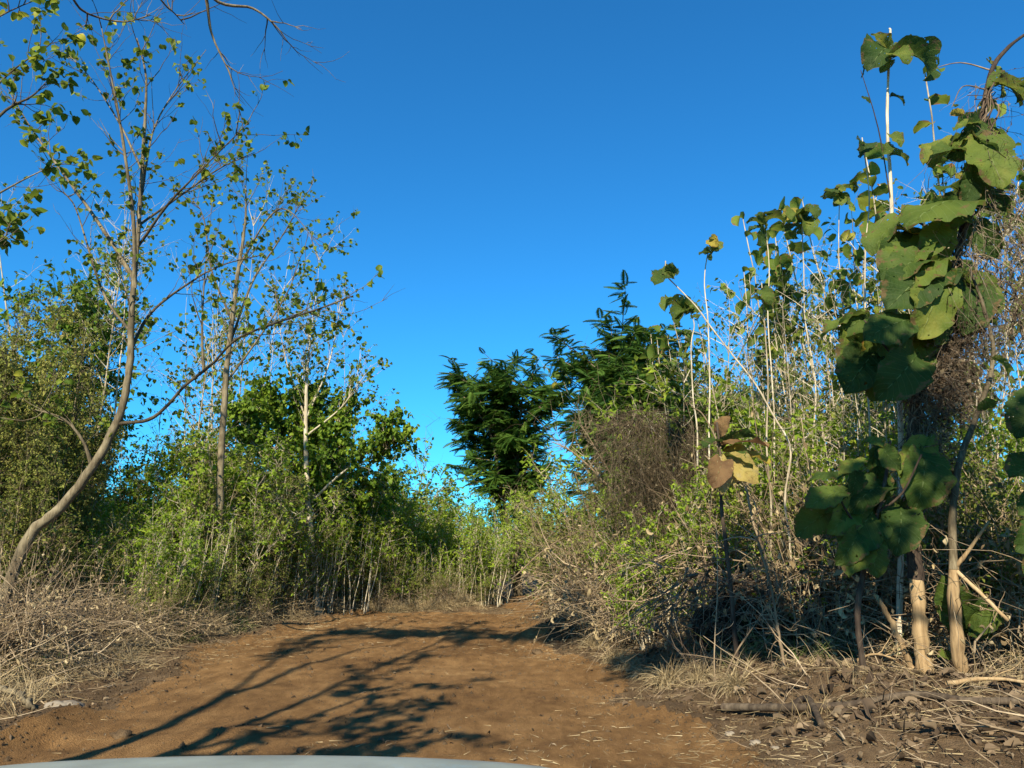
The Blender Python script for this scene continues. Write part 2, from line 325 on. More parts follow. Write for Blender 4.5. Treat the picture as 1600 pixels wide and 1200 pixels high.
M['bark'] = barkmat('bark_grey', (.026, .020, .012), (.095, .074, .043), (.23, .19, .115), mid=.5)
M['log'] = barkmat('log_bark', (.016, .011, .008), (.055, .040, .026), (.15, .115, .075), scale=9)
M['pale'] = barkmat('bark_pale', (.16, .125, .075), (.38, .32, .22), (.56, .50, .37))
M['dark'] = barkmat('bark_dark', (.012, .009, .007), (.040, .028, .020), (.10, .075, .05))
M['cane'] = barkmat('dry_cane', (.24, .19, .11), (.46, .39, .25), (.64, .57, .42))
M['tan'] = barkmat('stripped_wood', (.12, .075, .035), (.32, .22, .11), (.46, .35, .20), scale=10, stretch=.06, bump=.6)
M['twig'] = barkmat('twig_tan', (.08, .055, .032), (.22, .16, .095), (.42, .33, .21), scale=6)
M['rock'] = barkmat('stone', (.10, .08, .06), (.20, .165, .12), (.30, .26, .19), scale=7, stretch=1, bump=.8)
def soil(name, stops, road=False):
    m, n, out = newmat(name); L = n.links.new
    tc = n.nodes.new('ShaderNodeTexCoord')
    def nz(sc, det=6, ro=.6, st=None):
        x = n.nodes.new('ShaderNodeTexNoise'); x.inputs['Scale'].default_value = sc; x.inputs['Detail'].default_value = det; x.inputs['Roughness'].default_value = ro
        if st:
            mp = n.nodes.new('ShaderNodeMapping'); mp.inputs['Scale'].default_value = st; L(tc.outputs['Object'], mp.inputs[0]); L(mp.outputs[0], x.inputs['Vector'])
        else: L(tc.outputs['Object'], x.inputs['Vector'])
        return x
    a, b_, c = nz(.7, 5), nz(6, 8, .7, (1, .45, 1)), nz(70, 4, .7)
    s1 = n.nodes.new('ShaderNodeMath'); s1.operation = 'MULTIPLY_ADD'; s1.inputs[1].default_value = .55; L(a.outputs['Fac'], s1.inputs[0])
    s2 = n.nodes.new('ShaderNodeMath'); s2.operation = 'MULTIPLY_ADD'; s2.inputs[1].default_value = .55; L(b_.outputs['Fac'], s2.inputs[0])
    s3 = n.nodes.new('ShaderNodeMath'); s3.operation = 'MULTIPLY'; s3.inputs[1].default_value = .20; L(c.outputs['Fac'], s3.inputs[0])
    L(s3.outputs[0], s2.inputs[2]); L(s2.outputs[0], s1.inputs[2])
    q = n.nodes.new('ShaderNodeMapRange'); q.inputs[1].default_value = .45; q.inputs[2].default_value = .86; L(s1.outputs[0], q.inputs[0])
    r = ramp(n, stops); L(q.outputs[0], r.inputs[0]); col = r.outputs[0]
    # pale grit and straw crumbs trodden into the surface
    vo = n.nodes.new('ShaderNodeTexVoronoi'); vo.inputs['Scale'].default_value = 38; L(tc.outputs['Object'], vo.inputs['Vector'])
    vr = n.nodes.new('ShaderNodeMapRange'); vr.inputs[1].default_value = .10; vr.inputs[2].default_value = .16; vr.inputs[3].default_value = 1; vr.inputs[4].default_value = 0; L(vo.outputs['Distance'], vr.inputs[0])
    gz = nz(1.6, 4); gr = n.nodes.new('ShaderNodeMapRange'); gr.inputs[1].default_value = .45; gr.inputs[2].default_value = .65; L(gz.outputs['Fac'], gr.inputs[0])
    mu = n.nodes.new('ShaderNodeMath'); mu.operation = 'MULTIPLY'; L(vr.outputs[0], mu.inputs[0]); L(gr.outputs[0], mu.inputs[1])
    mu2 = n.nodes.new('ShaderNodeMath'); mu2.operation = 'MULTIPLY'; mu2.inputs[1].default_value = .7; L(mu.outputs[0], mu2.inputs[0])
    mc = n.nodes.new('ShaderNodeMix'); mc.data_type = 'RGBA'; L(mu2.outputs[0], mc.inputs[0]); L(col, mc.inputs[6]); mc.inputs[7].default_value = (.42, .30, .17, 1)
    b = n.nodes.new('ShaderNodeBsdfPrincipled'); b.inputs['Roughness'].default_value = .95; b.inputs['Specular IOR Level'].default_value = .1; L(mc.outputs[2], b.inputs['Base Color'])
    bh = n.nodes.new('ShaderNodeMath'); bh.operation = 'ADD'; L(b_.outputs['Fac'], bh.inputs[0]); L(c.outputs['Fac'], bh.inputs[1])
    bp = n.nodes.new('ShaderNodeBump'); bp.inputs['Strength'].default_value = .9; bp.inputs['Distance'].default_value = .045; L(bh.outputs[0], bp.inputs['Height']); L(bp.outputs[0], b.inputs['Normal'])
    L(b.outputs[0], out.inputs[0]); return m
M['road'] = soil('red_earth', [(0, (.090, .047, .019)), (.45, (.215, .118, .045)), (.8, (.33, .19, .075)), (1, (.45, .30, .14))])
M['soil'] = soil('brown_earth', [(0, (.055, .036, .020)), (.45, (.130, .085, .045)), (.8, (.22, .148, .080)), (1, (.32, .23, .14))])

# ------------------------------------------------------------------ setting
def sheet(xs, ys, off=0., keep=None):
    X, Y = np.meshgrid(xs, ys, indexing='ij'); Z = H(X, Y)+off
    i = np.arange(len(xs)-1)[:, None]*len(ys)+np.arange(len(ys)-1)[None]
    F = np.stack([i, i+len(ys), i+len(ys)+1, i+1], -1).reshape(-1, 4)
    V = np.stack([X, Y, Z], -1).reshape(-1, 3)
    if keep is not None:
        c = V[F].mean(1); F = F[keep(c[:, 0], c[:, 1])]
        u, inv = np.unique(F.ravel(), return_inverse=True); V = V[u]; F = inv.reshape(-1, 4)
    mb = MB(); mb.add(V, F); return mb
xs = np.concatenate([np.linspace(-400, -40, 20), np.linspace(-38, -9, 50), np.arange(-8.8, 8.8, .09), np.linspace(9, 38, 50), np.linspace(40, 400, 20)])
ys = np.concatenate([np.linspace(-80, -8, 16), np.linspace(-7, 3.8, 40), np.arange(4, 20, .085), np.linspace(20.2, 50, 80), np.linspace(55, 700, 30)])
g_ = sheet(xs, ys).build('ground', M['soil'], smooth=True); tag(g_, kind='structure')
def keep_road(x, y): return road_s(x, y)+.05*n_hi(x*.5, y*.5) < .05
r_ = sheet(np.arange(-5.6, 6, .055), np.concatenate([np.arange(-7, 3, .2), np.arange(3, 34, .06)]), .006, keep_road).build('dirt_road', M['road'], smooth=True)
tag(r_, kind='structure')

# ------------------------------------------------------------------ plant growth
def at_path(paths, idx, t):
    k = paths.shape[1]; f = np.clip(t, 0, .9999)*(k-1); i = f.astype(int); w = (f-i)[:, None]
    a, b = paths[idx, i], paths[idx, i+1]
    return a*(1-w)+b*w, nrm(b-a)
def taper(n, k, r0, r1):
    t = np.linspace(0, 1, k)[None]; r0 = np.broadcast_to(r0, (n,))[:, None]; r1 = np.broadcast_to(r1, (n,))[:, None]
    return r0*(1-t)+r1*t
def add_leaves(mb, rng, paths, idx_n, tm, size, mat, t0=.25, droop=.3, spread=1., roll=.6, var=None):
    n = len(paths)*idx_n; idx = np.repeat(np.arange(len(paths)), idx_n); t = rng.uniform(t0, 1, n)
    p, tg = at_path(paths, idx, t)
    d = tg*.5+rng.standard_normal((n, 3))*.55*spread+np.array([0, 0, -droop])
    v = None if var is None else np.clip(np.repeat(var, idx_n)+rng.normal(0, .12, n), 0, 1)
    place(mb, tm, p+rng.standard_normal((n, 3))*size*.2, d, size*rng.uniform(.6, 1.15, n), rng, roll, mat, v)
def plant(seed, h, spread, stems, twigs, twig_len, leaves, size, tm, droop=.3, start=.25, r=.03, wob=.09, sub=0, sublen=.3, lift=.03, base=.1, tlift=.05, twr=.006, t0=.25, tw_sides=3, top_var=0.):
    """trunk MB (mat 0) and crown MB (0 twig, 1 leaf) standing on the origin"""
    rng = np.random.default_rng(seed); wood, crown = MB(), MB()
    a = rng.uniform(0, 2*PI, stems); rr = base*np.sqrt(rng.random(stems))
    p = np.stack([rr*np.cos(a), rr*np.sin(a), np.full(stems, -.05)], -1)
    out = spread/h*rng.uniform(.2, 1., stems)
    d = np.stack([out*np.cos(a), out*np.sin(a), np.ones(stems)], -1)
    L = h*rng.uniform(.72, 1.02, stems)/nrm(d)[:, 2]**.5; L[0] = h
    st = wander(rng, p, d, L, 10, wob, lift)
    rs = r*rng.uniform(.6, 1, stems)
    tubes(wood, st, taper(stems, 10, rs, rs*.07), 6, 0)
    n = stems*twigs; idx = np.repeat(np.arange(stems), twigs); t = rng.uniform(start, 1, n)**.85
    q, tg = at_path(st, idx, t)
    hd = rng.standard_normal((n, 3)); hd[:, 2] = np.abs(hd[:, 2])*.5
    dd = tg*.45+nrm(hd)*.9
    tl = twig_len*rng.uniform(.45, 1.1, n)*(1.15-.6*(t-start)/(1-start))
    tw = wander(rng, q, dd, tl, 5, .16, tlift)
    tubes(crown, tw, taper(n, 5, twr*rng.uniform(.6, 1.5, n), .0015), tw_sides, 0)
    var = rng.random(n)*.7+top_var*t
    if sub:
        ii = np.repeat(np.arange(n), sub); t2 = rng.uniform(.25, 1, n*sub); q2, g2 = at_path(tw, ii, t2)
        s2 = wander(rng, q2, g2*.5+nrm(rng.standard_normal((n*sub, 3)))*.8, sublen*rng.uniform(.5, 1.1, n*sub), 4, .2, 0)
        tubes(crown, s2, taper(n*sub, 4, .003, .001), 3, 0)
        if leaves: add_leaves(crown, rng, s2, leaves, tm, size, 1, t0, droop, var=np.repeat(var, sub))
    elif leaves: add_leaves(crown, rng, tw, leaves, tm, size, 1, t0, droop, var=var)
    return wood, crown
class Proto:
    def __init__(s, name, h, wood, crown, wmat, lmat, cat, wname='trunk', cname='crown'):
        s.root = thing(name, '', cat); s.h = h; s.used = False
        if wood: wood.build(wname, [wmat], s.root, True)
        if crown: crown.build(cname, [wmat, lmat], s.root)
    def put(s, x, y, h, rng, label, group, wide=1., tilt=.06, sink=.03):
        k = h/s.h; sc = (k*wide, k*wide, k); loc = (x, y, float(H(x, y))-sink); rz = rng.uniform(0, 2*PI); tl = tuple(rng.uniform(-tilt, tilt, 2))
        if not s.used:
            s.used = True; r = s.root; r.location = loc; r.rotation_euler = (*tl, rz); r.scale = sc; r['label'] = label
            if group: r['group'] = group
            return r
        r = dup(s.root, loc, rz, sc, label, group or '', tl)
        if not group: del r['group']
        return r
def top_h(px, D, toppy):
    g = P(px, 900, D); return max(.4, P(px, toppy, D)[2]-float(H(g[0], D))), g[0]
def put(protos, px, D, toppy, rng, label, group=None, **k):
    h, x = top_h(px, D, toppy); pr = protos[rng.integers(len(protos))] if isinstance(protos, list) else protos
    return pr.put(x, D, h, rng, label, group, **k)

TD, TG, TB = [], [], []
VT = []
# dense broadleaf, bright sapling, olive scrub, canes, teak poles, feathery trees, dry vine heaps
for i in range(2):
    w, c = plant(100+i, 4, 1.5, 7, 34, .95, 7, .105, T_SMALL, .55, .22, .045, sub=4, sublen=.35)
    TD.append(Proto('broadleaf_tree', 4, w, c, M['bark'], M['green'], 'tree'))
for i in range(2):
    w, c = plant(105+i, 5, 1.3, 9, 60, .75, 9, .065, T_TINY, .45, .05, .03, sub=4, sublen=.3, twr=.004, top_var=.3)
    VT.append(Proto('vine_tree', 5, w, c, M['bark'], M['olive'], 'tree'))
BR = []
for i in range(3):
    w, c = plant(110+i, 3.4, 1.0, 7, 20, .7, 6, .10, T_SMALL, .35, .10, .018, sub=3, sublen=.30, wob=.12)
    BR.append(Proto('leafy_sapling', 3.4, w, c, M['pale'], M['bright'], 'sapling'))
OL = []
for i in range(3):
    w, c = plant(120+i, 2.6, [.9, 1.3, .7][i], 22, 16, .5, 6, .065, T_TINY, .2, .05, .010, sub=3, sublen=.24, base=.75, wob=[.13, .16, .10][i], twr=.004)
    OL.append(Proto('scrub_bush', 2.6, w, c, M['twig'], M['olive'], 'bush', 'stem', 'foliage'))
WD = []
for i in range(0):
    w, c = plant(130+i, 1.2, .8, 20, 10, .4, 7, .07, T_TINY, .2, .15, .008, sub=2, sublen=.2, base=.5, wob=.14)
    WD.append(Proto('weed_bush', 1.2, w, c, M['twig'], M['weed'], 'bush', 'stem', 'foliage'))
CN = []
for i in range(3):
    w, c = plant(140+i, 3.0, .6, 16, 7, .4, 5, .085, T_SMALL, .4, .25, .014, base=.75, wob=.06, lift=.03)
    CN.append(Proto('cane_clump', 3.0, w, c, M['cane'], M['bright'], 'canes', 'stem', 'foliage'))
def teak_pole(seed, h, nl, size, lmat, side=3, start=.75, bend=.03, r=.028, name='teak_pole', label='', bare=.3):
    rng = np.random.default_rng(seed); wood, cr = MB(), MB()
    st = wander(rng, np.array([[0, 0, -.05]]), np.array([[rng.normal(0, .08), rng.normal(0, .08), 1]]), np.array([h]), 14, bend*1.5, .03)
    tubes(wood, st, taper(1, 14, r, r*.25), 7, 0)
    if side:
        q, tg = at_path(st, np.zeros(side, int), rng.uniform(bare, .82, side))
        sb = wander(rng, q, tg*.9+rng.standard_normal((side, 3))*.45, h*rng.uniform(.08, .17, side), 7, .10, .05)
        tubes(wood, sb, taper(side, 7, r*.40, r*.14), 5, 0)
        k = 3; q2, t2 = at_path(sb, np.repeat(np.arange(side), k), rng.uniform(.3, 1, side*k))
        s2 = wander(rng, q2, t2+rng.standard_normal((side*k, 3))*.6, h*rng.uniform(.03, .10, side*k), 5, .15, .05)
        tubes(cr, s2, taper(side*k, 5, .004, .0015), 3, 0)
        add_leaves(cr, rng, s2, 3, T_OVAL, size*.42, 1, .4, .6, .8)
        add_leaves(cr, rng, sb, 4, T_TEAK, size*.6, 1, .6, .7, .7)
    k = int(nl); t = np.linspace(start, 1, k); q, tg = at_path(st, np.zeros(k, int), t)
    a = np.arange(k)*PI/2*1.05+rng.uniform(0, 6)+ (np.arange(k) % 2)*PI
    d = np.stack([np.cos(a), np.sin(a), rng.uniform(.0, .6, k)], -1)
    place(cr, T_TEAK, q, d, size*rng.uniform(.65, 1.05, k), rng, .25, 1)
    return Proto(name, h, wood, cr, M['pale'], lmat, 'sapling')
TP = [teak_pole(150+i, 6.5, n, s, M['teak'], sd, st, bd) for i, (n, s, sd, st, bd) in enumerate([(8, .36, 4, .86, .03), (7, .40, 6, .80, .05), (10, .32, 7, .6, .05), (5, .36, 5, .9, .07), (12, .30, 8, .45, .05)])]
BP = []
for i in range(3):   # bare twiggy poles
    w, c = plant(160+i, 6, .7, 2, 11, 1.3, 2, .10, T_SMALL, .4, .4, .024, sub=4, sublen=.4, wob=.05, lift=.04, tlift=.12, twr=.008)
    BP.append(Proto('twiggy_pole', 6, w, c, M['pale'], M['teak'], 'sapling'))
TT = []
for i in range(2):   # thin airy tree with leaf tufts
    w, c = plant(170+i, 7.5, 1.1, 3, 24, 1.7, 2, .10, T_HEART[:2], .5, .3, .042, sub=4, sublen=.45, wob=.05, lift=.04, tlift=.14, twr=.008, base=.15, t0=.55)
    TT.append(Proto('airy_tree', 7.5, w, c, M['pale'], M['heart'], 'tree'))
def feather_tree(seed, h, spread, stems, nfr, size):
    rng = np.random.default_rng(seed); wood, cr = MB(), MB()
    a = rng.uniform(0, 2*PI, stems)
    p = np.stack([.08*np.cos(a), .08*np.sin(a), np.full(stems, -.05)], -1); d = np.stack([np.cos(a)*spread/h*.5, np.sin(a)*spread/h*.5, np.ones(stems)], -1)
    st = wander(rng, p, d, h*rng.uniform(.8, .95, stems), 10, .06, .02)
    tubes(wood, st, taper(stems, 10, .06, .016), 7, 0)
    nb = 30*stems; idx = np.repeat(np.arange(stems), 30); t = rng.uniform(.34, 1, nb)**.8; q, tg = at_path(st, idx, t)
    hd = rng.standard_normal((nb, 3)); hd[:, 2] = .35
    L = spread*rng.uniform(.35, 1.05, nb)*(.5+.55*t)
    br = wander(rng, q, nrm(hd)+tg*.2, L, 6, .10, .02); tubes(cr, br, taper(nb, 6, .018, .005), 4, 0)
    n = nb*nfr; ii = np.repeat(np.arange(nb), nfr); t2 = rng.uniform(.3, 1, n); q2, g2 = at_path(br, ii, t2)
    hz = rng.standard_normal((n, 3))*.9; hz[:, 2] = hz[:, 2]*.35-.05
    place(cr, T_FROND, q2, g2*.4+hz, size*rng.uniform(.6, 1.1, n), rng, .30, 1)
    return Proto('feathery_tree', h, wood, cr, M['bark'], M['frond'], 'tree')
FT = [feather_tree(180, 5.2, 1.3, 4, 30, .34), feather_tree(181, 5.2, 1.6, 4, 28, .33)]

rg = np.random.default_rng(77)
# ------------------------------------------------------------------ trees with the limbs the photo shows
def hero_tree(name, label, cat, base, limbs, seed, wmat, lmat, tm, size, twl=.9, lpt=4, sub=3, group=None, droop=.5, bare=0., sides=10, tlift=.1, sublen=.35, tr=.007):
    """limbs: (part name, world points, r0, r1, number of twigs, start of twigs)"""
    rng = np.random.default_rng(seed); base = np.asarray(base, float)
    root = thing(name, label, cat, tuple(base), group); cr = MB()
    for (pn, pts, r0, r1, ntw, t0, *lf) in limbs:
        mb = MB(); pts = np.asarray(pts, float)-base
        L, rad = limb(mb, pts, r0, r1, sides if r0 > .03 else 6, 0, .05, rng)
        if pn == 'trunk': tubes(mb, np.array([L[0]-[0, 0, .25], L[0], L[0]*.6+L[1]*.4]), np.array([r0*1.35, r0*1.15, r0]), sides)
        mb.build(pn, wmat, root, True)
        if ntw:
            pa = np.array([L]); q, tg = at_path(pa, np.zeros(ntw, int), rng.uniform(t0, 1, ntw))
            hd = rng.standard_normal((ntw, 3)); hd[:, 2] = hd[:, 2]*.5+.25
            tw = wander(rng, q, tg*.8+nrm(hd)*.8, twl*rng.uniform(.4, 1.1, ntw), 7, .13, tlift)
            tubes(cr, tw, taper(ntw, 7, tr*rng.uniform(.6, 1.4, ntw), .002), 4, 0)
            ii = np.repeat(np.arange(ntw), sub); q2, g2 = at_path(tw, ii, rng.uniform(.2, .95, ntw*sub))
            s2 = wander(rng, q2, g2+nrm(rng.standard_normal((ntw*sub, 3)))*.8, sublen*rng.uniform(.4, 1.2, ntw*sub), 5, .16, .05)
            tubes(cr, s2, taper(ntw*sub, 5, .0035, .0012), 3, 0)
            if lpt and not lf:
                kp = rng.random(len(s2)) > bare
                add_leaves(cr, rng, s2[kp], lpt, tm, size, 1, .45, droop, .9)
                kp = rng.random(len(tw)) > bare; add_leaves(cr, rng, tw[kp], lpt+1, tm, size, 1, .75, droop, .9)
    cr.build('crown', [wmat, lmat], root)
    return root
def PP(D, *pp): return [P(a[0], a[1], D+(a[2] if len(a) > 2 else 0)) for a in pp]
D = 9.6; b = P(35, 862, D); b[2] = H(b[0], b[1])+.0
b0 = P(-8, 905, D); b0[2] = float(H(b0[0], b0[1]))
hero_tree('leaning_tree', 'tall thin-leaved tree whose trunk leans out of the left thicket and then bends upright', 'tree', b0, [
    ('trunk', [b0]+PP(D, (40, 850), (95, 793), (150, 722), (190, 640), (203, 560), (206, 480), (213, 400), (220, 300), (226, 200), (228, 120), (214, 60)), .074, .009, 26, .45),
    ('limb', PP(D, (188, 662, 0), (240, 652, -.3), (290, 602, -.5), (330, 570, -.6), (370, 530, -.8), (430, 505, -1), (500, 482, -1.1), (552, 462, -1.2)), .024, .008, 14, .35),
    ('limb', PP(D, (204, 548), (235, 490, .3), (290, 446, .6), (345, 415, .9), (410, 398, 1.2)), .024, .007, 12, .3),
    ('limb', PP(D, (210, 450), (209, 350, -.2), (192, 220, -.4), (172, 110, -.5), (158, 40, -.6)), .032, .006, 20, .3),
    ('limb', PP(D, (212, 440), (152, 345, .3), (92, 262, .6), (42, 190, .9), (8, 130, 1.1)), .030, .007, 20, .25),
    ('limb', PP(D, (216, 385), (262, 320, -.3), (310, 270, -.5), (392, 188, -.8)), .024, .005, 14, .3),
    ('limb', PP(D, (222, 300), (238, 210, .3), (268, 150, .4), (322, 78, .6)), .018, .004, 12, .3),
    ('limb', PP(D, (224, 270), (185, 190, .4), (140, 120, .6), (102, 80, .8)), .018, .004, 12, .3),
    ('limb', PP(D, (217, 352), (290, 300, .5), (345, 262, .8), (398, 238, 1)), .020, .004, 12, .3),
    ('limb', PP(D, (145, 735), (130, 690, -.1), (100, 655, -.2), (55, 640, -.3)), .028, .006, 7, .3),
    ('limb', PP(D, (205, 520), (160, 455, .5), (120, 330, 1), (100, 300, 1.2)), .022, .005, 12, .3),
    ('limb', PP(D, (318, 582, -.5), (316, 500, -.4), (322, 400, -.3)), .020, .006, 8, .4),
], 11, M['bark'], M['heart'], T_HEART, .10, .9, 3, 2, bare=.42)
D = 15.0; b = P(345, 900, D); b[2] = H(b[0], b[1])
hero_tree('slender_tree', 'upright thin-crowned tree standing just right of the leaning trunk', 'tree', b, [
    ('trunk', [b]+PP(D, (346, 700), (356, 560), (370, 440), (383, 350), (384, 290)), .085, .012, 30, .4),
    ('limb', PP(D, (358, 540), (395, 440, .4), (440, 370, .7), (480, 300, 1)), .030, .006, 16, .3),
    ('limb', PP(D, (362, 500), (330, 420, .4), (318, 340, .6), (300, 310, .7)), .028, .006, 14, .3),
    ('limb', PP(D, (372, 420), (420, 340, -.4), (452, 330, -.5), (500, 385, -.6)), .024, .006, 14, .3),
    ('limb', PP(D, (352, 600), (410, 520, .4), (450, 455, .4), (470, 400, .7)), .026, .006, 14, .3),
], 12, M['bark'], M['heart'], T_HEART, .10, 1.1, 3, 3, bare=.3)
D = 17.0; b = P(500, 920, D); b[2] = H(b[0], b[1])
hero_tree('slender_tree', 'wispy tree rising out of the dark green crown left of the clearing', 'tree', b, [
    ('trunk', [b]+PP(D, (480, 760), (478, 640), (482, 560), (486, 510)), .075, .012, 26, .4),
    ('limb', PP(D, (480, 650), (510, 580, .4), (525, 520, .6), (532, 470, .7)), .026, .006, 18, .3),
    ('limb', PP(D, (480, 680), (530, 640, -.3), (560, 600, -.5), (580, 570, -.6)), .024, .005, 14, .3),
    ('limb', PP(D, (480, 660), (455, 590, .4), (440, 530, .6), (432, 460, .7)), .024, .006, 14, .3),
], 13, M['pale'], M['heart'], T_HEART, .10, .95, 3, 3, bare=.3)
D = 17.5; b = P(465, 935, D); b[2] = H(b[0], b[1])
hero_tree('broadleaf_tree', 'dense dark green round-crowned tree with forked pale trunk left of the clearing', 'tree', b, [
    ('trunk', [b]+PP(D, (467, 860), (474, 760), (470, 700)), .085, .03, 20, .55),
    ('limb', PP(D, (466, 880), (480, 800, -.2), (510, 720, -.4), (535, 650, -.5)), .05, .012, 80, .35),
    ('limb', PP(D, (472, 800), (450, 720), (425, 660, .3), (412, 630, .4)), .04, .01, 70, .3),
    ('limb', PP(D, (470, 790, -.4), (430, 740, -.6), (395, 690, -.7), (385, 650, -.8)), .03, .01, 60, .3),
    ('limb', PP(D, (472, 760), (480, 690), (480, 625)), .04, .01, 80, .2),
    ('limb', PP(D, (490, 780, -.3), (540, 735, -.8), (590, 712, -1), (612, 690, -1.2)), .03, .008, 44, .3),
    ('limb', PP(D, (490, 800, .3), (545, 780, .8), (600, 770, 1)), .03, .008, 30, .3),
], 14, M['pale'], M['green'], T_HEART, .105, .8, 7, 5, droop=.8)
# the tall bare-limbed tree beside the car, outside the frame: its limbs shade the track and hang into the top of the picture
Sv = np.array(sdir)
def SH(px, py, h): g = G(px, py); return g+Sv*(h/Sv[2])
tb = np.array([-5.7, -1.7, 0.05])
hero_tree('roadside_tree', 'bare twigs hanging down from a tree overhead, top left of the sky', 'tree', tb, [
    ('trunk', [tb, tb+[.1, .1, 2.5], SH(127, 1181, 4.6), SH(337, 1099, 6.6), SH(525, 1027, 8.6), SH(640, 1000, 9.6)], .13, .02, 8, .5, 0),
    ('limb', [tb+[.05, .05, 1.8], SH(262, 1181, 3.9), SH(360, 1144, 4.9), SH(487, 1091, 6.2), SH(596, 1039, 7.6), SH(700, 1008, 8.8)], .075, .018, 12, .6),
    ('limb', [tb+[.05, .05, 1.5], SH(337, 1179, 3.6), SH(469, 1125, 4.6), SH(596, 1080, 5.6), SH(760, 1068, 6.4)], .05, .010, 8, .55),
    ('limb', [SH(596, 1039, 7.6), P(120, -330, 4.5), P(270, -120, 5.6), P(318, -20, 6), P(330, 50, 6.2), P(355, 106, 6.3)], .035, .006, 3, .75, 0),
    ('limb', [P(270, -120, 5.6), P(330, -5, 6), P(395, 13, 6.2), P(430, 40, 6.3), P(450, 66, 6.4)], .018, .005, 5, .5, 0),
    ('limb', [P(120, -330, 4.5), P(60, -90, 6), P(110, -8, 6.6), P(135, 20, 6.8), P(190, 34, 7), P(235, 24, 7.1)], .02, .005, 8, .6, 0),
    ('limb', [P(120, -330, 4.5), P(180, -100, 5.6), P(252, 0, 6), P(272, 20, 6.2), P(288, 38, 6.3)], .014, .004, 4, .6, 0),
    ('limb', [SH(337, 1099, 6.6), SH(500, 998, 8.8), SH(640, 992, 9.2), SH(800, 996, 9.6), SH(900, 1000, 9.8)], .04, .01, 190, .12),
    ('limb', [SH(262, 1181, 3.9), SH(380, 1160, 4.6), SH(520, 1140, 5.2), SH(620, 1115, 5.6)], .03, .01, 18, .45),
    ('limb', [SH(262, 1181, 3.9), SH(440, 1180, 4.2), SH(600, 1172, 4.6)], .03, .01, 16, .45),
], 15, M['bark'], M['heart'], T_HEART, .13, .65, 4, 3, bare=.1, tlift=0.)
tb2 = np.array([4.4, -4.6, 0.3])
hero_tree('roadside_tree', 'leafy tree behind the car whose crown shades the brush heap on the right bank', 'tree', tb2, [
    ('trunk', [tb2, [4.2, -4.4, 3.], [3.6, -3.9, 5.6], [2.6, -3.2, 7.2]], .14, .05, 0, .5),
    ('limb', [[3.6, -3.9, 5.6], [3.0, -2.2, 7.2], [2.3, -1.2, 8.0], [1.6, -.6, 8.4]], .05, .012, 150, .5),
    ('limb', [[2.6, -3.2, 7.2], [1.4, -2.5, 7.8], [0, -2.1, 8.1], [-1.2, -1.9, 8.3]], .05, .012, 170, .35),
    ('limb', [[2.6, -3.2, 7.2], [3.4, -2.0, 8.2], [3.9, -1.2, 8.8]], .03, .01, 50, .4),
], 17, M['bark'], M['heart'], T_HEART, .15, .62, 4, 3, bare=.1, tlift=0.)
# tree at the left edge whose leafy branches reach into the frame
D = 8.5; b = P(-160, 900, D); b[2] = H(b[0], b[1])
hero_tree('edge_tree', 'leafy branches reaching in from the left edge of the picture near its top', 'tree', b, [
    ('trunk', [b]+PP(D, (-165, 700), (-150, 450), (-120, 250), (-110, 60)), .10, .03, 0, .5),
    ('limb', PP(D, (-150, 420), (-60, 260, .2), (0, 180, .4), (50, 150, .5), (75, 125, .6)), .032, .005, 8, .55),
    ('limb', PP(D, (-120, 250), (-40, 170), (20, 110, .3), (80, 68, .5)), .025, .005, 6, .6),
    ('limb', PP(D, (-110, 100), (-40, 50), (10, 20, .3), (60, -2, .5)), .024, .005, 8, .6),
    ('limb', PP(D, (-150, 420), (-60, 340, .2), (20, 290, .4), (90, 255, .5)), .024, .004, 5, .6),
    ('limb', PP(D, (-150, 500), (-70, 420, .2), (-20, 390, .4), (20, 360, .5)), .024, .004, 9, .6),
], 16, M['bark'], M['heart'], T_HEART, .13, .7, 4, 2, bare=.2)

# ------------------------------------------------------------------ big-leaved teaks on the right bank
LT = {}
def leafmeshes(mat, key, n=6):
    for i in range(n):
        b_, c_, w_ = [(.8, .18, .31), (1.3, .38, .33), (.45, .16, .32), (1.7, .45, .30), (1.1, -.16, .32), (2.2, .8, .32)][i]
        mb = MB(); mb.add(*[x if j < 2 else np.concatenate([x, np.full((len(x), 1), .5)], 1) for j, x in enumerate(tmpl_broad(22, 14, w_, b_, c_, .050, 'teak', 50+i))])
        t = np.linspace(0, 1, 12); bb = b_
        mid = np.stack([np.sin(bb*t)/bb, 0*t, -(1-np.cos(bb*t))/bb-.006], -1)
        tubes(mb, np.vstack([[-.10, 0, .01], mid]), np.concatenate([[.012], .011*(1-t)+.002]), 5, 0, var=.9)
        LT[key, i] = mb.mesh('leaf', mat, True)
leafmeshes(M['hero'], 'g'); leafmeshes(M['wilt'], 'w'); leafmeshes(M['yellow'], 'y')
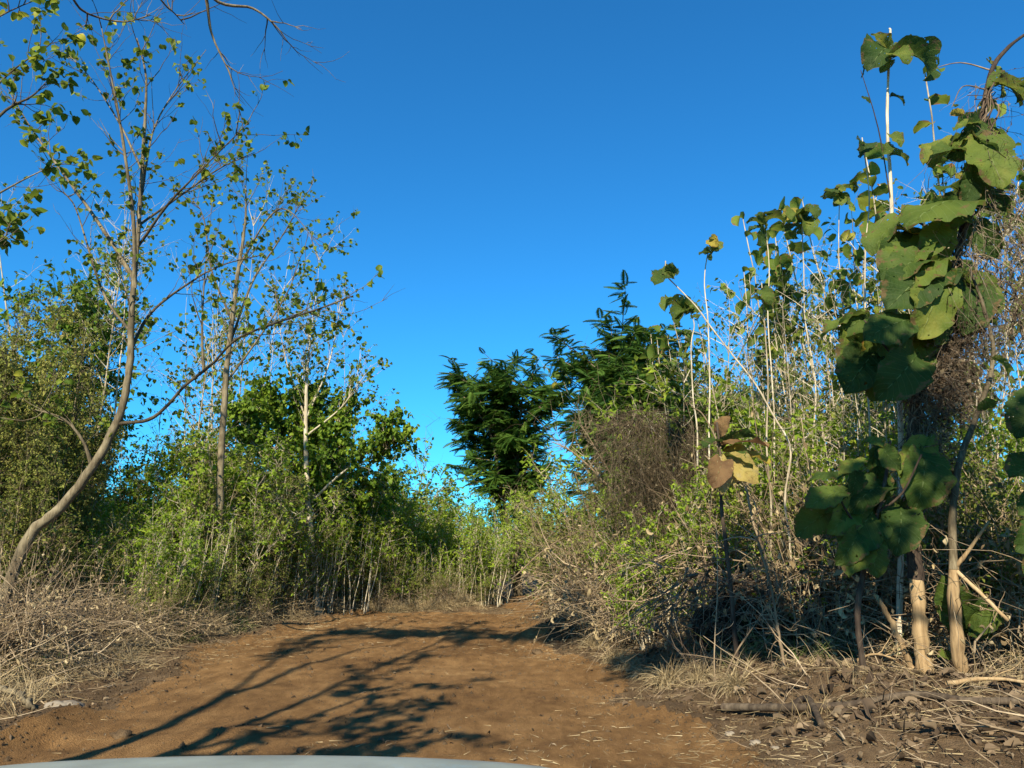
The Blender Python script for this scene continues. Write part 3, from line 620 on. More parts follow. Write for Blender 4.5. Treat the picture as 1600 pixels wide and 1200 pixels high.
def big_leaf(root, base, tip, rng, key='g', face=None, wsc=1., k=None, label=None):
    """leaf mesh from base to tip (world), its face turned toward `face`"""
    base = np.asarray(base); d = (np.asarray(tip)-base)*rng.uniform(.66, .94); d = d+np.array([0, 0, -.12*np.linalg.norm(d)]); L = np.linalg.norm(d); x = Vector(d/L)
    f = Vector(face if face is not None else (rng.normal(0, .5), -.5+rng.normal(0, .4), .8)); f = f+Vector(rng.normal(0, .28, 3))
    y = f.cross(x).normalized(); z = x.cross(y).normalized()
    k = rng.integers(0, 6) if k is None else k
    o = bpy.data.objects.new('leaf', LT[key, int(k)]); COL.objects.link(o); o.parent = root
    bend = [.8, 1.3, .45, 1.7, 1.1, 2.2][int(k)]; wsc = min(wsc, 1.12)*rng.uniform(.88, 1.05); s = L/(2*math.sin(bend/2)/bend)
    x2 = (x*math.cos(bend/2)+z*math.sin(bend/2)).normalized(); z2 = x2.cross(y)*1.0
    R = Matrix((x2, y*wsc, z2)).transposed().to_4x4()
    o.matrix_local = Matrix.Translation(Vector(base)-root.location) @ R @ Matrix.Scale(s, 4)
    if label: o['label'] = label
    return o
def big_teak(name, label, base, stems, leaves, D, seed, wmats, group=None, cat='tree', extra=None):
    rng = np.random.default_rng(seed); base = np.asarray(base, float); root = thing(name, label, cat, tuple(base), group)
    for pn, pts, r0, r1, wm in stems:
        mb = MB(); limb(mb, np.asarray(pts)-base, r0, r1, 9, 0, .06, rng); mb.build(pn, M[wm], root, True)
    for lf in leaves:
        x0, y0, x1, y1 = lf[:4]; o = lf[4] if len(lf) > 4 else {}
        d0 = D+o.get('d', rng.uniform(-.25, .2)); d1 = d0+o.get('t', rng.uniform(-.30, .05))
        big_leaf(root, P(x0, y0, d0), P(x1, y1, d1), rng, o.get('key', 'g'), o.get('face'), o.get('w', 1.), o.get('k'), o.get('label'))
        if len(leaves) > 12 and rng.random() < .75:    # smaller, more ragged neighbour on the same twig
            q = rng.normal(0, 16, 4); f2 = .62; big_leaf(root, P(x0+q[0], y0+q[1], d0+.1), P(x0+(x1-x0)*f2+q[2], y0+(y1-y0)*f2+q[3]+14, d0+.1+rng.uniform(-.25, .15)), rng, 'y' if rng.random() < .06 else 'g', (rng.normal(0, .6), -.8, rng.normal(.4, .5)), 1.)
    return root
D = 7.5
zb = lambda px, D_: np.array([P(px, 1000, D_)[0], D_, float(H(P(px, 1000, D_)[0], D_))])
bA = zb(1442, D)
hang = (.15, -1., .35)
rA = big_teak('vine_choked_teak', 'big-leaved teak tree on the right with dark vine-wrapped upper trunk and stripped pale foot', bA, [
    ('trunk', [bA+[0, 0, -.1]]+PP(D, (1441, 1020), (1436, 960), (1431, 900)), .082, .060, 'tan'),
    ('stem', PP(D, (1432, 905), (1428, 850), (1425, 700), (1438, 600), (1470, 500), (1500, 380), (1525, 250), (1540, 150), (1557, 95), (1600, 55), (1640, 40)), .075, .012, 'dark'),
    ('limb', PP(D, (1475, 490), (1440, 420, -.1), (1415, 390, -.2)), .020, .010, 'dark'),
    ('limb', PP(D, (1500, 390), (1440, 350, .1), (1400, 330, .2)), .016, .008, 'dark'),
    ('limb', PP(D, (1445, 590), (1400, 560, -.1), (1350, 500, -.2)), .018, .008, 'dark'),
    ('limb', PP(D, (1550, 110), (1500, 98, .1), (1455, 108, .2)), .010, .003, 'twig'),
    ('limb', PP(D, (1540, 140), (1505, 135, -.1), (1487, 168, -.2)), .008, .004, 'twig')],
    [(1502, 218, 1418, 262, dict(face=(-.5, -1, .4), k=0, w=1.25)), (1500, 232, 1440, 232, dict(k=2)),
     (1512, 318, 1392, 352, dict(face=(-.1, -.6, 1.2), k=4, w=1.15, d=-.2)), (1510, 330, 1415, 318, dict(k=0)), (1512, 326, 1604, 330, dict(face=(.1, -.6, 1), k=0)),
     (1450, 375, 1340, 440, dict(face=(-.6, -.8, .3), k=0, w=1.1)), (1415, 345, 1352, 402, dict(face=(-.9, -.5, .1), k=1)), (1440, 372, 1368, 400, dict(k=2)),
     (1445, 405, 1350, 455, dict(k=1, d=-.3)), (1450, 425, 1362, 488, dict(face=(-.2, -1, .5), k=0, w=1.2, d=-.35)),
     (1425, 500, 1330, 528, dict(face=(.0, -1, .35), k=4, w=1.45, d=-.45, t=-.05)), (1352, 490, 1256, 532, dict(face=(.2, -.6, .9), k=0, w=.8)),
     (1380, 515, 1302, 570, dict(face=(-.3, -1, .1), k=0, w=1.2)), (1375, 540, 1308, 610, dict(face=(-.3, -1, .1), k=2)), (1400, 550, 1346, 640, dict(face=hang, k=0)),
     (1432, 555, 1362, 618, dict(face=hang, k=1, d=-.3)), (1425, 560, 1392, 612, dict(k=2, face=hang)), (1462, 430, 1432, 525, dict(face=hang, k=0, w=1.1, d=-.4)), (1470, 440, 1408, 470, dict(k=3)),
     (1525, 215, 1572, 300, dict(face=(-.2, -1, .2), k=0, w=1.1)), (1535, 200, 1560, 265, dict(face=hang, k=2)), (1512, 430, 1570, 495, dict(face=hang, k=0)), (1510, 440, 1500, 520, dict(face=hang, k=1)),
     (1560, 130, 1612, 200, dict(k=1)), (1562, 120, 1600, 168, dict(k=2)), (1530, 190, 1482, 200, dict(k=2)), (1462, 400, 1420, 395, dict(key='y', k=2)), (1480, 420, 1395, 432, dict(k=1)),
     (1440, 378, 1385, 345, dict(k=0, key='y')), (1505, 178, 1478, 176, dict(key='y', k=3, d=-.1, label='curled yellow leaf')), (1540, 235, 1590, 250, dict(k=2)), (1515, 350, 1560, 400, dict(k=1, face=hang)),
     (1490, 470, 1540, 530, dict(k=1, face=hang)), (1500, 300, 1455, 290, dict(k=1)), (1520, 270, 1500, 330, dict(k=0, face=hang)), (1470, 350, 1430, 415, dict(k=0, face=hang, d=-.25)),
     (1440, 520, 1400, 590, dict(k=1, face=hang, d=-.1)), (1410, 500, 1340, 575, dict(k=1, face=(-.4, -1, .2), d=.1)), (1455, 460, 1462, 540, dict(k=0, face=hang, d=-.2))],
    D, 21, None)
# dead vines that wrap and hang from it, one hanging mass with a nest-like clot
rn = np.random.default_rng(31)
def vines(root, base, curves, hang_n, hang_len, seed, mat='vinedry', wind=0, r=.004, clots=(), wname='vine'):
    rng = np.random.default_rng(seed); mb = MB()
    for c in curves:
        L = smooth_line(np.asarray(c)-base, 8); n = len(L)
        for _ in range(wind):
            ph = rng.uniform(0, 6); rr = rng.uniform(.04, .13); f = rng.uniform(1.5, 4); t = np.linspace(0, 1, n)
            W_ = L+np.stack([np.cos(ph+f*6*t)*rr, np.sin(ph+f*6*t)*rr, 0*t], -1)+rng.standard_normal((n, 3))*.02
            tubes(mb, W_, np.full(n, r*rng.uniform(.6, 2)), 4, 0)
        idx = rng.integers(0, n, hang_n); p = L[idx]+rng.standard_normal((hang_n, 3))*[.14, .12, .08]
        d = rng.standard_normal((hang_n, 3))*.45+[0, 0, -.6]
        pa = wander(rng, p, d, hang_len*rng.uniform(.3, 1.3, hang_n), 8, .28, -.14)
        tubes(mb, pa, taper(hang_n, 8, r*.55*rng.uniform(.5, 1.5, hang_n), r*.2), 3, 0)
        k = hang_n*2; q, tg = at_path(pa, rng.integers(0, hang_n, k), rng.random(k))
        place(mb, T_TINY, q, tg+rng.standard_normal((k, 3))*.6, .05*rng.uniform(.4, 1.3, k), rng, 1, 1)
    for (c, rad, n) in clots:
        p = np.asarray(c)-base+rng.standard_normal((n, 3))*np.asarray(rad)
        d = rng.standard_normal((n, 3))+np.array([0, 0, -.5])
        pa = wander(rng, p, d, rng.uniform(.12, .45, n), 6, .45, -.06); tubes(mb, pa, taper(n, 6, .0026, .001), 3, 0)
        place(mb, T_TINY, p, d, .05*rng.uniform(.5, 1.5, n), rng, 1, 1)
    return mb.build(wname, [M[mat], M['vinedry']], root)
M['vinewood'] = barkmat('vine_wood', (.03, .02, .014), (.12, .085, .055), (.30, .24, .17), scale=5)
vines(rA, bA, [PP(D-.05, (1428, 860), (1425, 700), (1438, 600), (1470, 500), (1500, 380), (1525, 250), (1545, 140))], 260, .7, 32, 'vinewood', 12,
      .006, [(P(1475, 590, D-.1), (.14, .12, .22), 1500), (P(1450, 690, D-.05), (.10, .1, .28), 500), (P(1500, 520, D-.1), (.18, .12, .16), 600)])
vines(rA, bA, [PP(D+.1, (1530, 250), (1580, 330), (1600, 420)), PP(D+.1, (1500, 380), (1560, 430), (1590, 520))], 150, 1.5, 33, 'vinewood', 3, .006, wname='hanging_vine')
# leaning stem with stripped foot
D2 = 7.2; bB = zb(1499, D2)
big_teak('stripped_stem', 'sinuous dark stem with stripped orange-tan foot, right of the vine-wrapped teak', bB, [
    ('trunk', [bB+[0, 0, -.1]]+PP(D2, (1497, 1010), (1491, 940), (1490, 885)), .066, .046, 'tan'),
    ('stem', PP(D2, (1490, 890), (1489, 800), (1500, 720), (1530, 640), (1552, 560), (1540, 490), (1515, 420)), .040, .012, 'bark'),
    ('limb', PP(D2, (1491, 888), (1515, 858, -.1), (1545, 815, -.2)), .022, .012, 'tan'),
    ('limb', PP(D2, (1492, 890), (1530, 925, -.2), (1575, 970, -.3)), .020, .016, 'tan')], [
    (1552, 560, 1580, 590, dict(k=1)), (1530, 640, 1560, 620, dict(k=0))], D2, 22, None, cat='sapling')
# dark lower cluster
D3 = 7.0; bC = zb(1345, D3)
big_teak('young_teak', 'young teak with a low cluster of very dark drooping leaves, left of the stripped trunks', bC, [
    ('stem', [bC+[0, 0, -.1]]+PP(D3, (1340, 960), (1352, 880), (1372, 800), (1385, 740), (1390, 690)), .030, .014, 'dark'),
    ('limb', PP(D3, (1360, 850), (1330, 810, -.1), (1310, 775, -.2)), .014, .008, 'dark'), ('limb', PP(D3, (1372, 800), (1410, 770, -.1), (1440, 710, -.2)), .012, .008, 'dark')],
    [(1372, 700, 1352, 785, dict(face=hang, k=0, w=1.15)), (1440, 705, 1425, 802, dict(face=hang, k=1, w=1.35)), (1320, 768, 1228, 798, dict(k=0, w=1.1)), (1335, 742, 1232, 748, dict(k=4, w=.9)),
     (1370, 790, 1290, 868, dict(face=hang, k=0, w=1.2)), (1405, 790, 1395, 885, dict(face=hang, k=1, w=1.1)), (1350, 835, 1372, 905, dict(face=hang, k=0)), (1300, 800, 1228, 838, dict(k=3)),
     (1385, 760, 1320, 800, dict(k=1, w=1.3)), (1410, 830, 1445, 860, dict(k=1)), (1380, 700, 1420, 740, dict(k=0)), (1350, 720, 1300, 742, dict(k=0)), (1340, 830, 1300, 880, dict(k=1, face=hang)),
     (1400, 800, 1350, 850, dict(k=0, face=hang, w=1.2)), (1330, 790, 1275, 840, dict(k=1, face=hang)), (1435, 720, 1465, 780, dict(k=0, face=hang)), (1360, 860, 1320, 900, dict(k=0, face=hang))], D3, 23, None, cat='sapling')
D4 = 6.8; bD = zb(1650, D4)
big_teak('young_teak', 'young teak at the right edge with large pale-veined leaves hanging into the picture', bD, [
    ('stem', [bD+[0, 0, -.1]]+PP(D4, (1650, 900), (1640, 750), (1625, 600), (1615, 540)), .028, .012, 'dark')],
    [(1620, 610, 1580, 690, dict(face=hang, k=0, w=1.2)), (1640, 720, 1545, 745, dict(face=(0, -1, .6), k=0, w=1.1)), (1650, 780, 1572, 800, dict(face=(0, -1, .6), k=4)), (1640, 820, 1570, 860, dict(k=1, face=hang)),
     (1630, 640, 1600, 720, dict(k=1, face=hang)), (1620, 570, 1660, 600, dict(k=0)), (1640, 850, 1580, 905, dict(k=0, face=hang, w=1.2)), (1640, 690, 1590, 660, dict(k=0))], D4, 24, None, cat='sapling')
D5 = 7.6; bE = zb(1512, D5)
big_teak('young_teak', 'low seedling with broad pale green leaves held upright behind the stripped stems', bE, [
    ('stem', [bE+[0, 0, -.1]]+PP(D5, (1512, 1000), (1510, 970)), .018, .012, 'dark')],
    [(1512, 985, 1462, 868, dict(face=(-.4, -1, .2), k=0, w=1.0)), (1512, 985, 1550, 900, dict(face=(.3, -1, .4), k=2)), (1515, 990, 1555, 985, dict(k=1, face=(0, -.7, .7))), (1505, 990, 1475, 940, dict(face=(-.3, -1, .2), k=0)),
     (1520, 985, 1590, 940, dict(face=(.1, -1, .4), k=0)), (1500, 1030, 1455, 1020, dict(k=0))], D5, 25, None, cat='sapling')
# wilted sapling with brown, yellow and grey drooping leaves
D6 = 8.2; bF = zb(1150, D6)
rF = big_teak('wilted_sapling', 'wilted sapling with brown, yellow and grey drooping leaves over the brush heap', bF, [
    ('stem', [bF+[0, 0, -.1]]+PP(D6, (1140, 900), (1128, 800), (1126, 720), (1120, 660)), .026, .012, 'dark'), ('limb', PP(D6, (1126, 700), (1100, 650), (1080, 635)), .010, .006, 'twig')],
    [(1125, 680, 1146, 632, dict(key='w', k=1, w=1.2, face=(-.4, -1, .3), label='dried brown leaf')), (1128, 700, 1195, 672, dict(k=1)), (1130, 695, 1205, 690, dict(key='w', k=0)), (1135, 705, 1226, 722, dict(key='y', k=0, w=.9, face=(0, -.6, 1), label='large yellow leaf')),
     (1135, 712, 1195, 740, dict(k=1)), (1128, 715, 1125, 790, dict(key='w', k=2, w=.7, face=hang)), (1132, 715, 1150, 770, dict(key='w', k=0, face=hang)), (1130, 720, 1190, 752, dict(key='w', k=1, label='dead grey leaf')),
     (1126, 690, 1085, 700, dict(k=1)), (1128, 720, 1105, 775, dict(key='w', k=3, face=hang))], D6, 26, None, cat='sapling')
# tall pale pole with crumpled leaves
D7 = 8.0; bG = zb(1400, D7)
big_teak('teak_pole', 'tallest pale pole on the right, with large crumpled leaves at its tip', bG, [
    ('stem', [bG+[0, 0, -.1]]+PP(D7, (1408, 700), (1398, 450), (1392, 300), (1386, 180), (1391, 60), (1390, 44)), .032, .010, 'pale'),
    ('branch', PP(D7, (1393, 320), (1372, 200, -.1), (1345, 110, -.15)), .009, .004, 'dark')],
    [(1395, 88, 1452, 125, dict(face=(.4, -1, .6), k=5, w=1.4)), (1396, 80, 1440, 50, dict(k=1, w=1.3)), (1388, 80, 1358, 48, dict(k=1)), (1388, 84, 1352, 105, dict(k=3, w=1.2)), (1390, 92, 1372, 115, dict(k=1)),
     (1393, 85, 1425, 100, dict(k=3, w=1.3)), (1392, 150, 1420, 168, dict(k=1)), (1390, 210, 1412, 232, dict(k=1)), (1391, 225, 1375, 245, dict(k=0)), (1392, 240, 1420, 258, dict(k=1)), (1346, 120, 1350, 90, dict(k=2)), (1360, 160, 1340, 145, dict(k=2))], D7, 27, None, cat='sapling')
# poles with a tuft of leaves, each where the photo shows it
def tuft_pole(label, base_px, pts, D, seed, n=7, L=34, key='g', r=.020, wm='pale', yellow=0):
    rng = np.random.default_rng(seed); b = zb(base_px, D); x, y = pts[-1]; lv = []
    pts = [q for i in range(len(pts)-1) for q in (pts[i], ((pts[i][0]+pts[i+1][0])/2+rng.normal(0, 7), (pts[i][1]+pts[i+1][1])/2))]+[pts[-1]]; r = r*.72
    for i in range(n):
        a = rng.uniform(0, 2*PI); l = L*rng.uniform(.6, 1.1); q = rng.uniform(0, 26)
        lv.append((x, y+q, x+l*math.cos(a), y+q+abs(l*math.sin(a))*.9-8, dict(k=int(rng.integers(0, 6)), key='y' if i < yellow else key, w=1.1)))
    return big_teak('teak_pole', label, b, [('stem', [b+[0, 0, -.1]]+PP(D, *pts), r, .007, wm)], lv, D, seed, None, cat='sapling')
tuft_pole('thin pole bent left with a leaf tuft out over the feathery trees', 1235, [(1235, 860), (1235, 702), (1180, 600), (1110, 510), (1060, 450), (1040, 408)], 9, 41, 9, 34)
tuft_pole('upright pole topped by a small leaf tuft with one yellow leaf', 1112, [(1108, 700), (1106, 500), (1110, 372)], 11, 42, 8, 30, yellow=1)
tuft_pole('upright pole with a spreading leaf tuft, second tallest left of the vine-choked teak', 1205, [(1210, 700), (1200, 500), (1194, 335)], 11, 43, 9, 34)
tuft_pole('straight pole whose tip carries brown-edged drooping leaves', 1262, [(1270, 700), (1258, 500), (1252, 335)], 11, 44, 9, 34, yellow=1)
tuft_pole('short-tufted pole carrying pale bright leaves near the tall pole', 1318, [(1320, 700), (1318, 500), (1312, 290)], 11.5, 45, 12, 28)
tuft_pole('bare white pole just left of the tallest one', 1362, [(1360, 700), (1352, 400), (1347, 215)], 9.5, 46, 4, 18)
tuft_pole('pole with two big hanging green leaves above the wilted sapling', 1200, [(1205, 800), (1200, 600), (1190, 442)], 9.5, 47, 4, 44)
tuft_pole('low pole with a loose leaf tuft above the feathery crown', 1085, [(1090, 700), (1080, 540), (1070, 470)], 11, 48, 8, 36)

# ------------------------------------------------------------------ thicket, plant by plant
# left: vine-smothered mass at the edge
for pr, px, Dd, ty, lab in [(VT[0], -75, 11.6, 470, 'dark tangled crown at the far left edge of the picture'), (VT[1], 45, 12.8, 478, 'dusty vine-smothered tree behind the foot of the leaning tree'), (VT[0], 10, 11.6, 640, 'low vine-smothered bush left of the leaning trunk'), (VT[1], 95, 13.4, 600, 'vine-smothered bush behind the bend of the leaning trunk'), (TD[0], -20, 15.5, 430, 'dense dark tree rising highest behind the left edge thicket'), (TD[1], 118, 15.5, 640, 'dark leafy tree just right of the leaning tree foot')]:
    put(pr, px, Dd, ty, rg, lab, None, wide=.9)
for (px, Dd, ty) in [(285, 12.6, 880), (340, 13.8, 880), (390, 14.8, 880), (440, 16.2, 880), (240, 12.0, 900), (480, 17.2, 880), (-40, 10.8, 740), (30, 12.0, 790), (110, 12.4, 800), (165, 13.4, 850), (300, 15, 790), (365, 15.8, 720), (330, 14.2, 860), (230, 13.4, 880), (430, 16.6, 800), (345, 18, 690), (520, 18.2, 850), (410, 15.2, 870)]:
    put(OL, px, Dd, ty, rg, 'dusty olive scrub bush in the thicket left of the clearing', 'scrub bushes left of the clearing', wide=1.05)
for (px, Dd, ty) in [(262, 12.6, 790), (225, 13.2, 830), (300, 13.6, 840), (215, 15, 790), (400, 17, 690), (340, 15, 740), (130, 13.6, 780), (170, 14.2, 770), (365, 16.4, 680), (420, 16.2, 700), (310, 16, 700), (500, 17.6, 720), (560, 18.6, 740), (590, 19.4, 760), (265, 16.2, 700), (205, 15.4, 720), (380, 15.8, 780), (440, 17.2, 720), (330, 17, 660), (540, 19, 760), (480, 18.4, 800), (285, 15.5, 740)]:
    put(BR, px, Dd, ty, rg, 'sunlit yellow-green bushy sapling low in the left thicket', 'bright bushy saplings in the left thicket', wide=1.2)
for (px, Dd, ty) in [(300, 16, 640), (440, 15.9, 800), (425, 15.7, 790), (462, 16.4, 780), (255, 17, 660), (325, 15.5, 700), (395, 16, 740), (430, 16, 700), (560, 19, 730), (185, 16, 620), (215, 18, 600), (450, 16.4, 760)]:
    put(BP, px, Dd, ty, rg, 'pale slender pole with few leaves standing in the left thicket', 'pale poles in the left thicket', tilt=.09)
for (px, Dd, ty, g) in [(120, 16, 330, 0), (265, 17, 480, 0), (300, 18, 430, 0), (430, 19, 400, 0), (540, 20, 520, 0), (60, 17, 300, 0), (345, 20, 350, 0)]:
    put(TT, px, Dd, ty, rg, 'thin airy tree with sparse leaves standing deep in the left thicket', 'airy trees deep in the left thicket')
for (px, Dd, ty) in [(170, 19, 740), (250, 20, 730), (310, 21, 700), (360, 20, 690), (60, 18, 600), (0, 17, 600), (590, 22, 740), (500, 20, 700), (230, 26, 790), (290, 28, 770), (390, 22, 720), (560, 21, 730), (600, 26, 780), (130, 24, 780), (440, 25, 740)]:
    put(TD, px, Dd, ty, rg, 'broadleaf tree with mid-green crown closing the left thicket from behind', 'broadleaf trees behind the left thicket')
for (px, Dd, ty) in [(250, 12.8, 800), (290, 13.4, 780), (340, 14.4, 790), (385, 15.3, 770), (480, 16.9, 790), (505, 17.4, 810), (200, 12.4, 830), (430, 16, 800), (450, 16.6, 790), (425, 16.2, 770), (440, 16.8, 790), (540, 17.6, 800), (560, 18.6, 790), (375, 15.4, 800), (400, 17, 760), (585, 19.2, 830), (310, 14.5, 760)]:
    put(CN, px, Dd, ty, rg, 'clump of slender upright stems at the edge of the left thicket', 'stem clumps along the left thicket')
# centre
put(BR, 655, 22, 735, rg, 'sunlit round-topped sapling in the middle of the gap', None, wide=1.5)
put(BR, 605, 21, 690, rg, 'sapling with drooping leaves at the left side of the gap', None, wide=1.2)
w, c = plant(201, 5, 1.2, 2, 9, 1.4, 0, .1, T_SMALL, .4, .45, .04, sub=4, sublen=.5, wob=.05, lift=.04, tlift=.15, twr=.012)
Proto('dead_tree', 5, w, c, M['bark'], M['dead'], 'tree', cname='twigs').put(P(628, 800, 30)[0], 30, top_h(628, 30, 645)[0], rg, 'small leafless dead tree standing in the gap against the sky', None)
for (px, Dd, ty) in [(600, 18.9, 760), (650, 19.8, 770), (710, 20, 780), (750, 20, 790), (885, 18, 790), (620, 18.8, 810), (680, 19.4, 800), (735, 19.8, 820), (745, 20.6, 800), (770, 22.5, 770), (815, 26, 790), (870, 22, 770), (890, 17.6, 800), (900, 19.5, 780), (915, 16.5, 790), (700, 22, 790), (640, 23, 770), (690, 24, 775), (735, 22, 790), (625, 20.5, 800), (760, 26, 770), (585, 20, 780), (850, 23, 740), (700, 28, 770), (640, 27, 780), (800, 28, 760), (560, 27, 760), (880, 21, 760), (930, 19, 720), (660, 20, 850), (720, 20.5, 840)]:
    put(BR, px, Dd, ty, rg, 'sunlit leafy sapling in the row closing the end of the clearing', 'saplings closing the end of the clearing', wide=1.15)
for (px, Dd, ty) in [(575, 18.6, 800), (610, 18.8, 820), (655, 19.1, 830), (710, 19.4, 830), (750, 19.7, 810), (765, 20.4, 820), (640, 19.2, 850), (690, 19.6, 860), (735, 19.8, 850), (770, 20.5, 840), (600, 19.0, 850), (745, 21.5, 820), (885, 20.4, 830), (890, 19.0, 850)]:
    put(CN, px, Dd, ty, rg, 'clump of pale upright canes at the end of the clearing', 'cane clumps at the end of the clearing')
for (px, Dd, ty) in [(590, 18.6, 850), (620, 19, 870), (665, 18.9, 880), (575, 19.4, 830), (705, 19.1, 890), (550, 18.2, 860), (755, 19.8, 880)]:
    put(OL, px, Dd, ty, rg, 'shadowy olive bush at the far edge of the clearing', 'olive bushes at the far edge of the clearing', wide=1.2)
# feathery trees
put(FT[0], 812, 24, 562, rg, 'dark feathery-leaved tree standing apart, first right of the gap', None, tilt=.02, wide=1.15)
put(FT[1], 945, 18, 525, rg, 'tallest dark feathery-leaved tree, behind the dry creeper', None, tilt=.02, wide=1.1)
put(FT[0], 1020, 15, 575, rg, 'feathery-leaved tree between the tallest feathery one and the leafy poles', None, tilt=.02, wide=1.)
put(FT[1], 1130, 12.5, 610, rg, 'low feathery-leaved tree behind the wilted sapling', None, tilt=.02, wide=.8)
# right: poles, twiggy poles and bushes
G1 = [(1000, 17, 480), (1040, 15, 510), (1150, 14, 420), (1225, 13, 390), (1290, 12.5, 340), (1340, 12.5, 330), (1430, 13, 250), (1475, 12, 190), (1560, 12, 150), (1600, 11, 120), (1520, 14, 210), (1170, 16, 400), (1120, 17, 450), (1260, 16, 360), (1380, 15, 260), (1450, 16, 250), (1580, 15, 170), (1060, 19, 500), (1320, 18, 330), (1500, 18, 240), (1640, 13, 150), (980, 20, 520)]
G1 += [(1060, 13, 520), (1110, 12, 500), (1170, 12.4, 450), (1235, 11.6, 430), (1275, 13.4, 400), (1310, 11.2, 420), (1350, 11.6, 420), (1195, 14.6, 430), (1400, 12, 330), (1130, 13.6, 470), (1090, 15, 500), (1330, 14.2, 390)]
for (px, Dd, ty) in [(a, b, c+(45 if a > 1400 else 0)) for a, b, c in G1]: put(TP, px, Dd, ty, rg, 'slender teak pole with scattered leaves in the tall thicket on the right', 'teak poles in the right thicket', tilt=.08)
G2 = [(1100, 12.5, 470), (1160, 11.5, 500), (1215, 12, 430), (1245, 11, 470), (1285, 11, 420), (1330, 10.5, 400), (1370, 12, 330), (1410, 11, 380), (1480, 10.5, 300), (1540, 10, 260), (1590, 10.5, 240), (1190, 14, 440), (1300, 14, 380), (1560, 13, 210), (1450, 12.5, 330), (1510, 11, 340), (1630, 9.5, 250), (1350, 15, 350), (1140, 15, 470)]
G2 += [(1085, 11.6, 540), (1140, 12.2, 500), (1185, 10.8, 520), (1230, 13.2, 450), (1265, 11.6, 480), (1305, 12.4, 430), (1345, 12.8, 420), (1120, 13.4, 500), (1385, 10.4, 430), (1060, 14, 560), (1020, 13, 620), (1320, 10, 520)]
for (px, Dd, ty) in [(a, b, c+(45 if a > 1400 else 0)) for a, b, c in G2]: put(BP, px, Dd, ty, rg, 'pale twiggy pole, nearly leafless, in the tall thicket on the right', 'twiggy poles in the right thicket', tilt=.12)
for (px, Dd, ty) in [(1005, 10.9, 780), (1095, 10.4, 790), (1120, 12, 640), (1060, 11, 820), (1000, 13.6, 700), (930, 15.4, 740), (965, 14.6, 700), (1050, 12.2, 780), (1150, 12.6, 560), (1210, 12.8, 540), (1270, 12.4, 560), (1080, 13, 600), (1180, 12, 620), (1240, 11, 640), (1300, 11.5, 600), (1340, 10, 690), (1390, 11, 640), (1460, 11, 660), (1540, 10, 640), (1600, 9.5, 640), (1030, 15.5, 600), (960, 17, 660), (1500, 13, 560), (1220, 15, 580), (1130, 10.5, 720), (1580, 13, 520), (1400, 14, 560)]:
    put(BR, px, Dd, ty, rg, 'leafy sapling growing among the poles on the right', 'leafy saplings among the right poles', wide=1.1)
for (px, Dd, ty) in [(1000, 14, 740), (1060, 12.5, 760), (1150, 11.5, 740), (1230, 10.5, 760), (1290, 10, 780), (1360, 9.5, 800), (1450, 9.5, 780), (1530, 9, 780), (1600, 8.6, 760), (900, 17, 760), (1480, 11.5, 700), (1100, 14.5, 700), (1650, 8, 700)]:
    put(OL, px, Dd, ty, rg, 'dry olive scrub bush filling the lower right thicket', 'scrub bushes in the right thicket', wide=1.2)
for (px, Dd, ty) in [(1120, 10.2, 800), (1180, 9.6, 820), (1230, 9.2, 800), (1300, 9, 820), (1390, 9, 820), (1470, 8.8, 800), (1560, 8.5, 780), (1610, 8.2, 800), (1050, 11, 820), (980, 13, 800), (900, 15.5, 820), (1520, 9.8, 720), (1340, 9.8, 760), (1420, 10, 740), (1180, 10.8, 760), (1260, 10, 760), (1580, 9.6, 700)]:
    put(CN, px, Dd, ty, rg, 'clump of dry upright stems low in the right thicket', 'stem clumps in the right thicket', wide=1.3)
# ------------------------------------------------------------------ dry creeper, brush heap, logs
def zone(rng, n, x0, x1, y0, y1, f):
    out = np.zeros((0, 2))
    while len(out) < n:
        p = np.stack([rng.uniform(x0, x1, n), rng.uniform(y0, y1, n)], -1); out = np.vstack([out, p[rng.random(n) < f(p[:, 0], p[:, 1])]])
    return out[:n]
def gz(xy, off=0.): return np.column_stack([xy, H(xy[:, 0], xy[:, 1])+off])
D = 11.5; b = zb(1040, D)
rc = thing('dry_creeper', 'brown curtain of dead creeper hanging over shrubs right of the feathery trees', 'creeper', tuple(b))
mb = MB(); rng = np.random.default_rng(61)
for pts in ([(1045, 960), (1040, 850), (1030, 740), (1020, 660)], [(1040, 850), (1070, 760), (1085, 680)], [(1035, 800), (990, 720), (965, 660)], [(1060, 960), (1085, 860), (1100, 760)]):
    limb(mb, np.array(PP(D+.2, *pts))-b, .025, .010, 6, 0, .08, rng)
mb.build('stem', M['bark'], rc, True)
vines(rc, b, [PP(D, (940, 680), (980, 648), (1030, 650), (1070, 668), (1105, 720)), PP(D-.3, (960, 700), (1010, 665), (1060, 680), (1095, 740)), PP(D+.2, (1000, 740), (1040, 720), (1080, 780))], 430, 1.9, 62, 'vinedry', 2, .0045,
      [(P(1050, 740, D), (.35, .3, .35), 450), (P(1065, 850, D), (.35, .3, .5), 500), (P(985, 665, D), (.45, .25, .08), 300), (P(1075, 930, D-.3), (.4, .3, .4), 500)], 'creeper_strands')
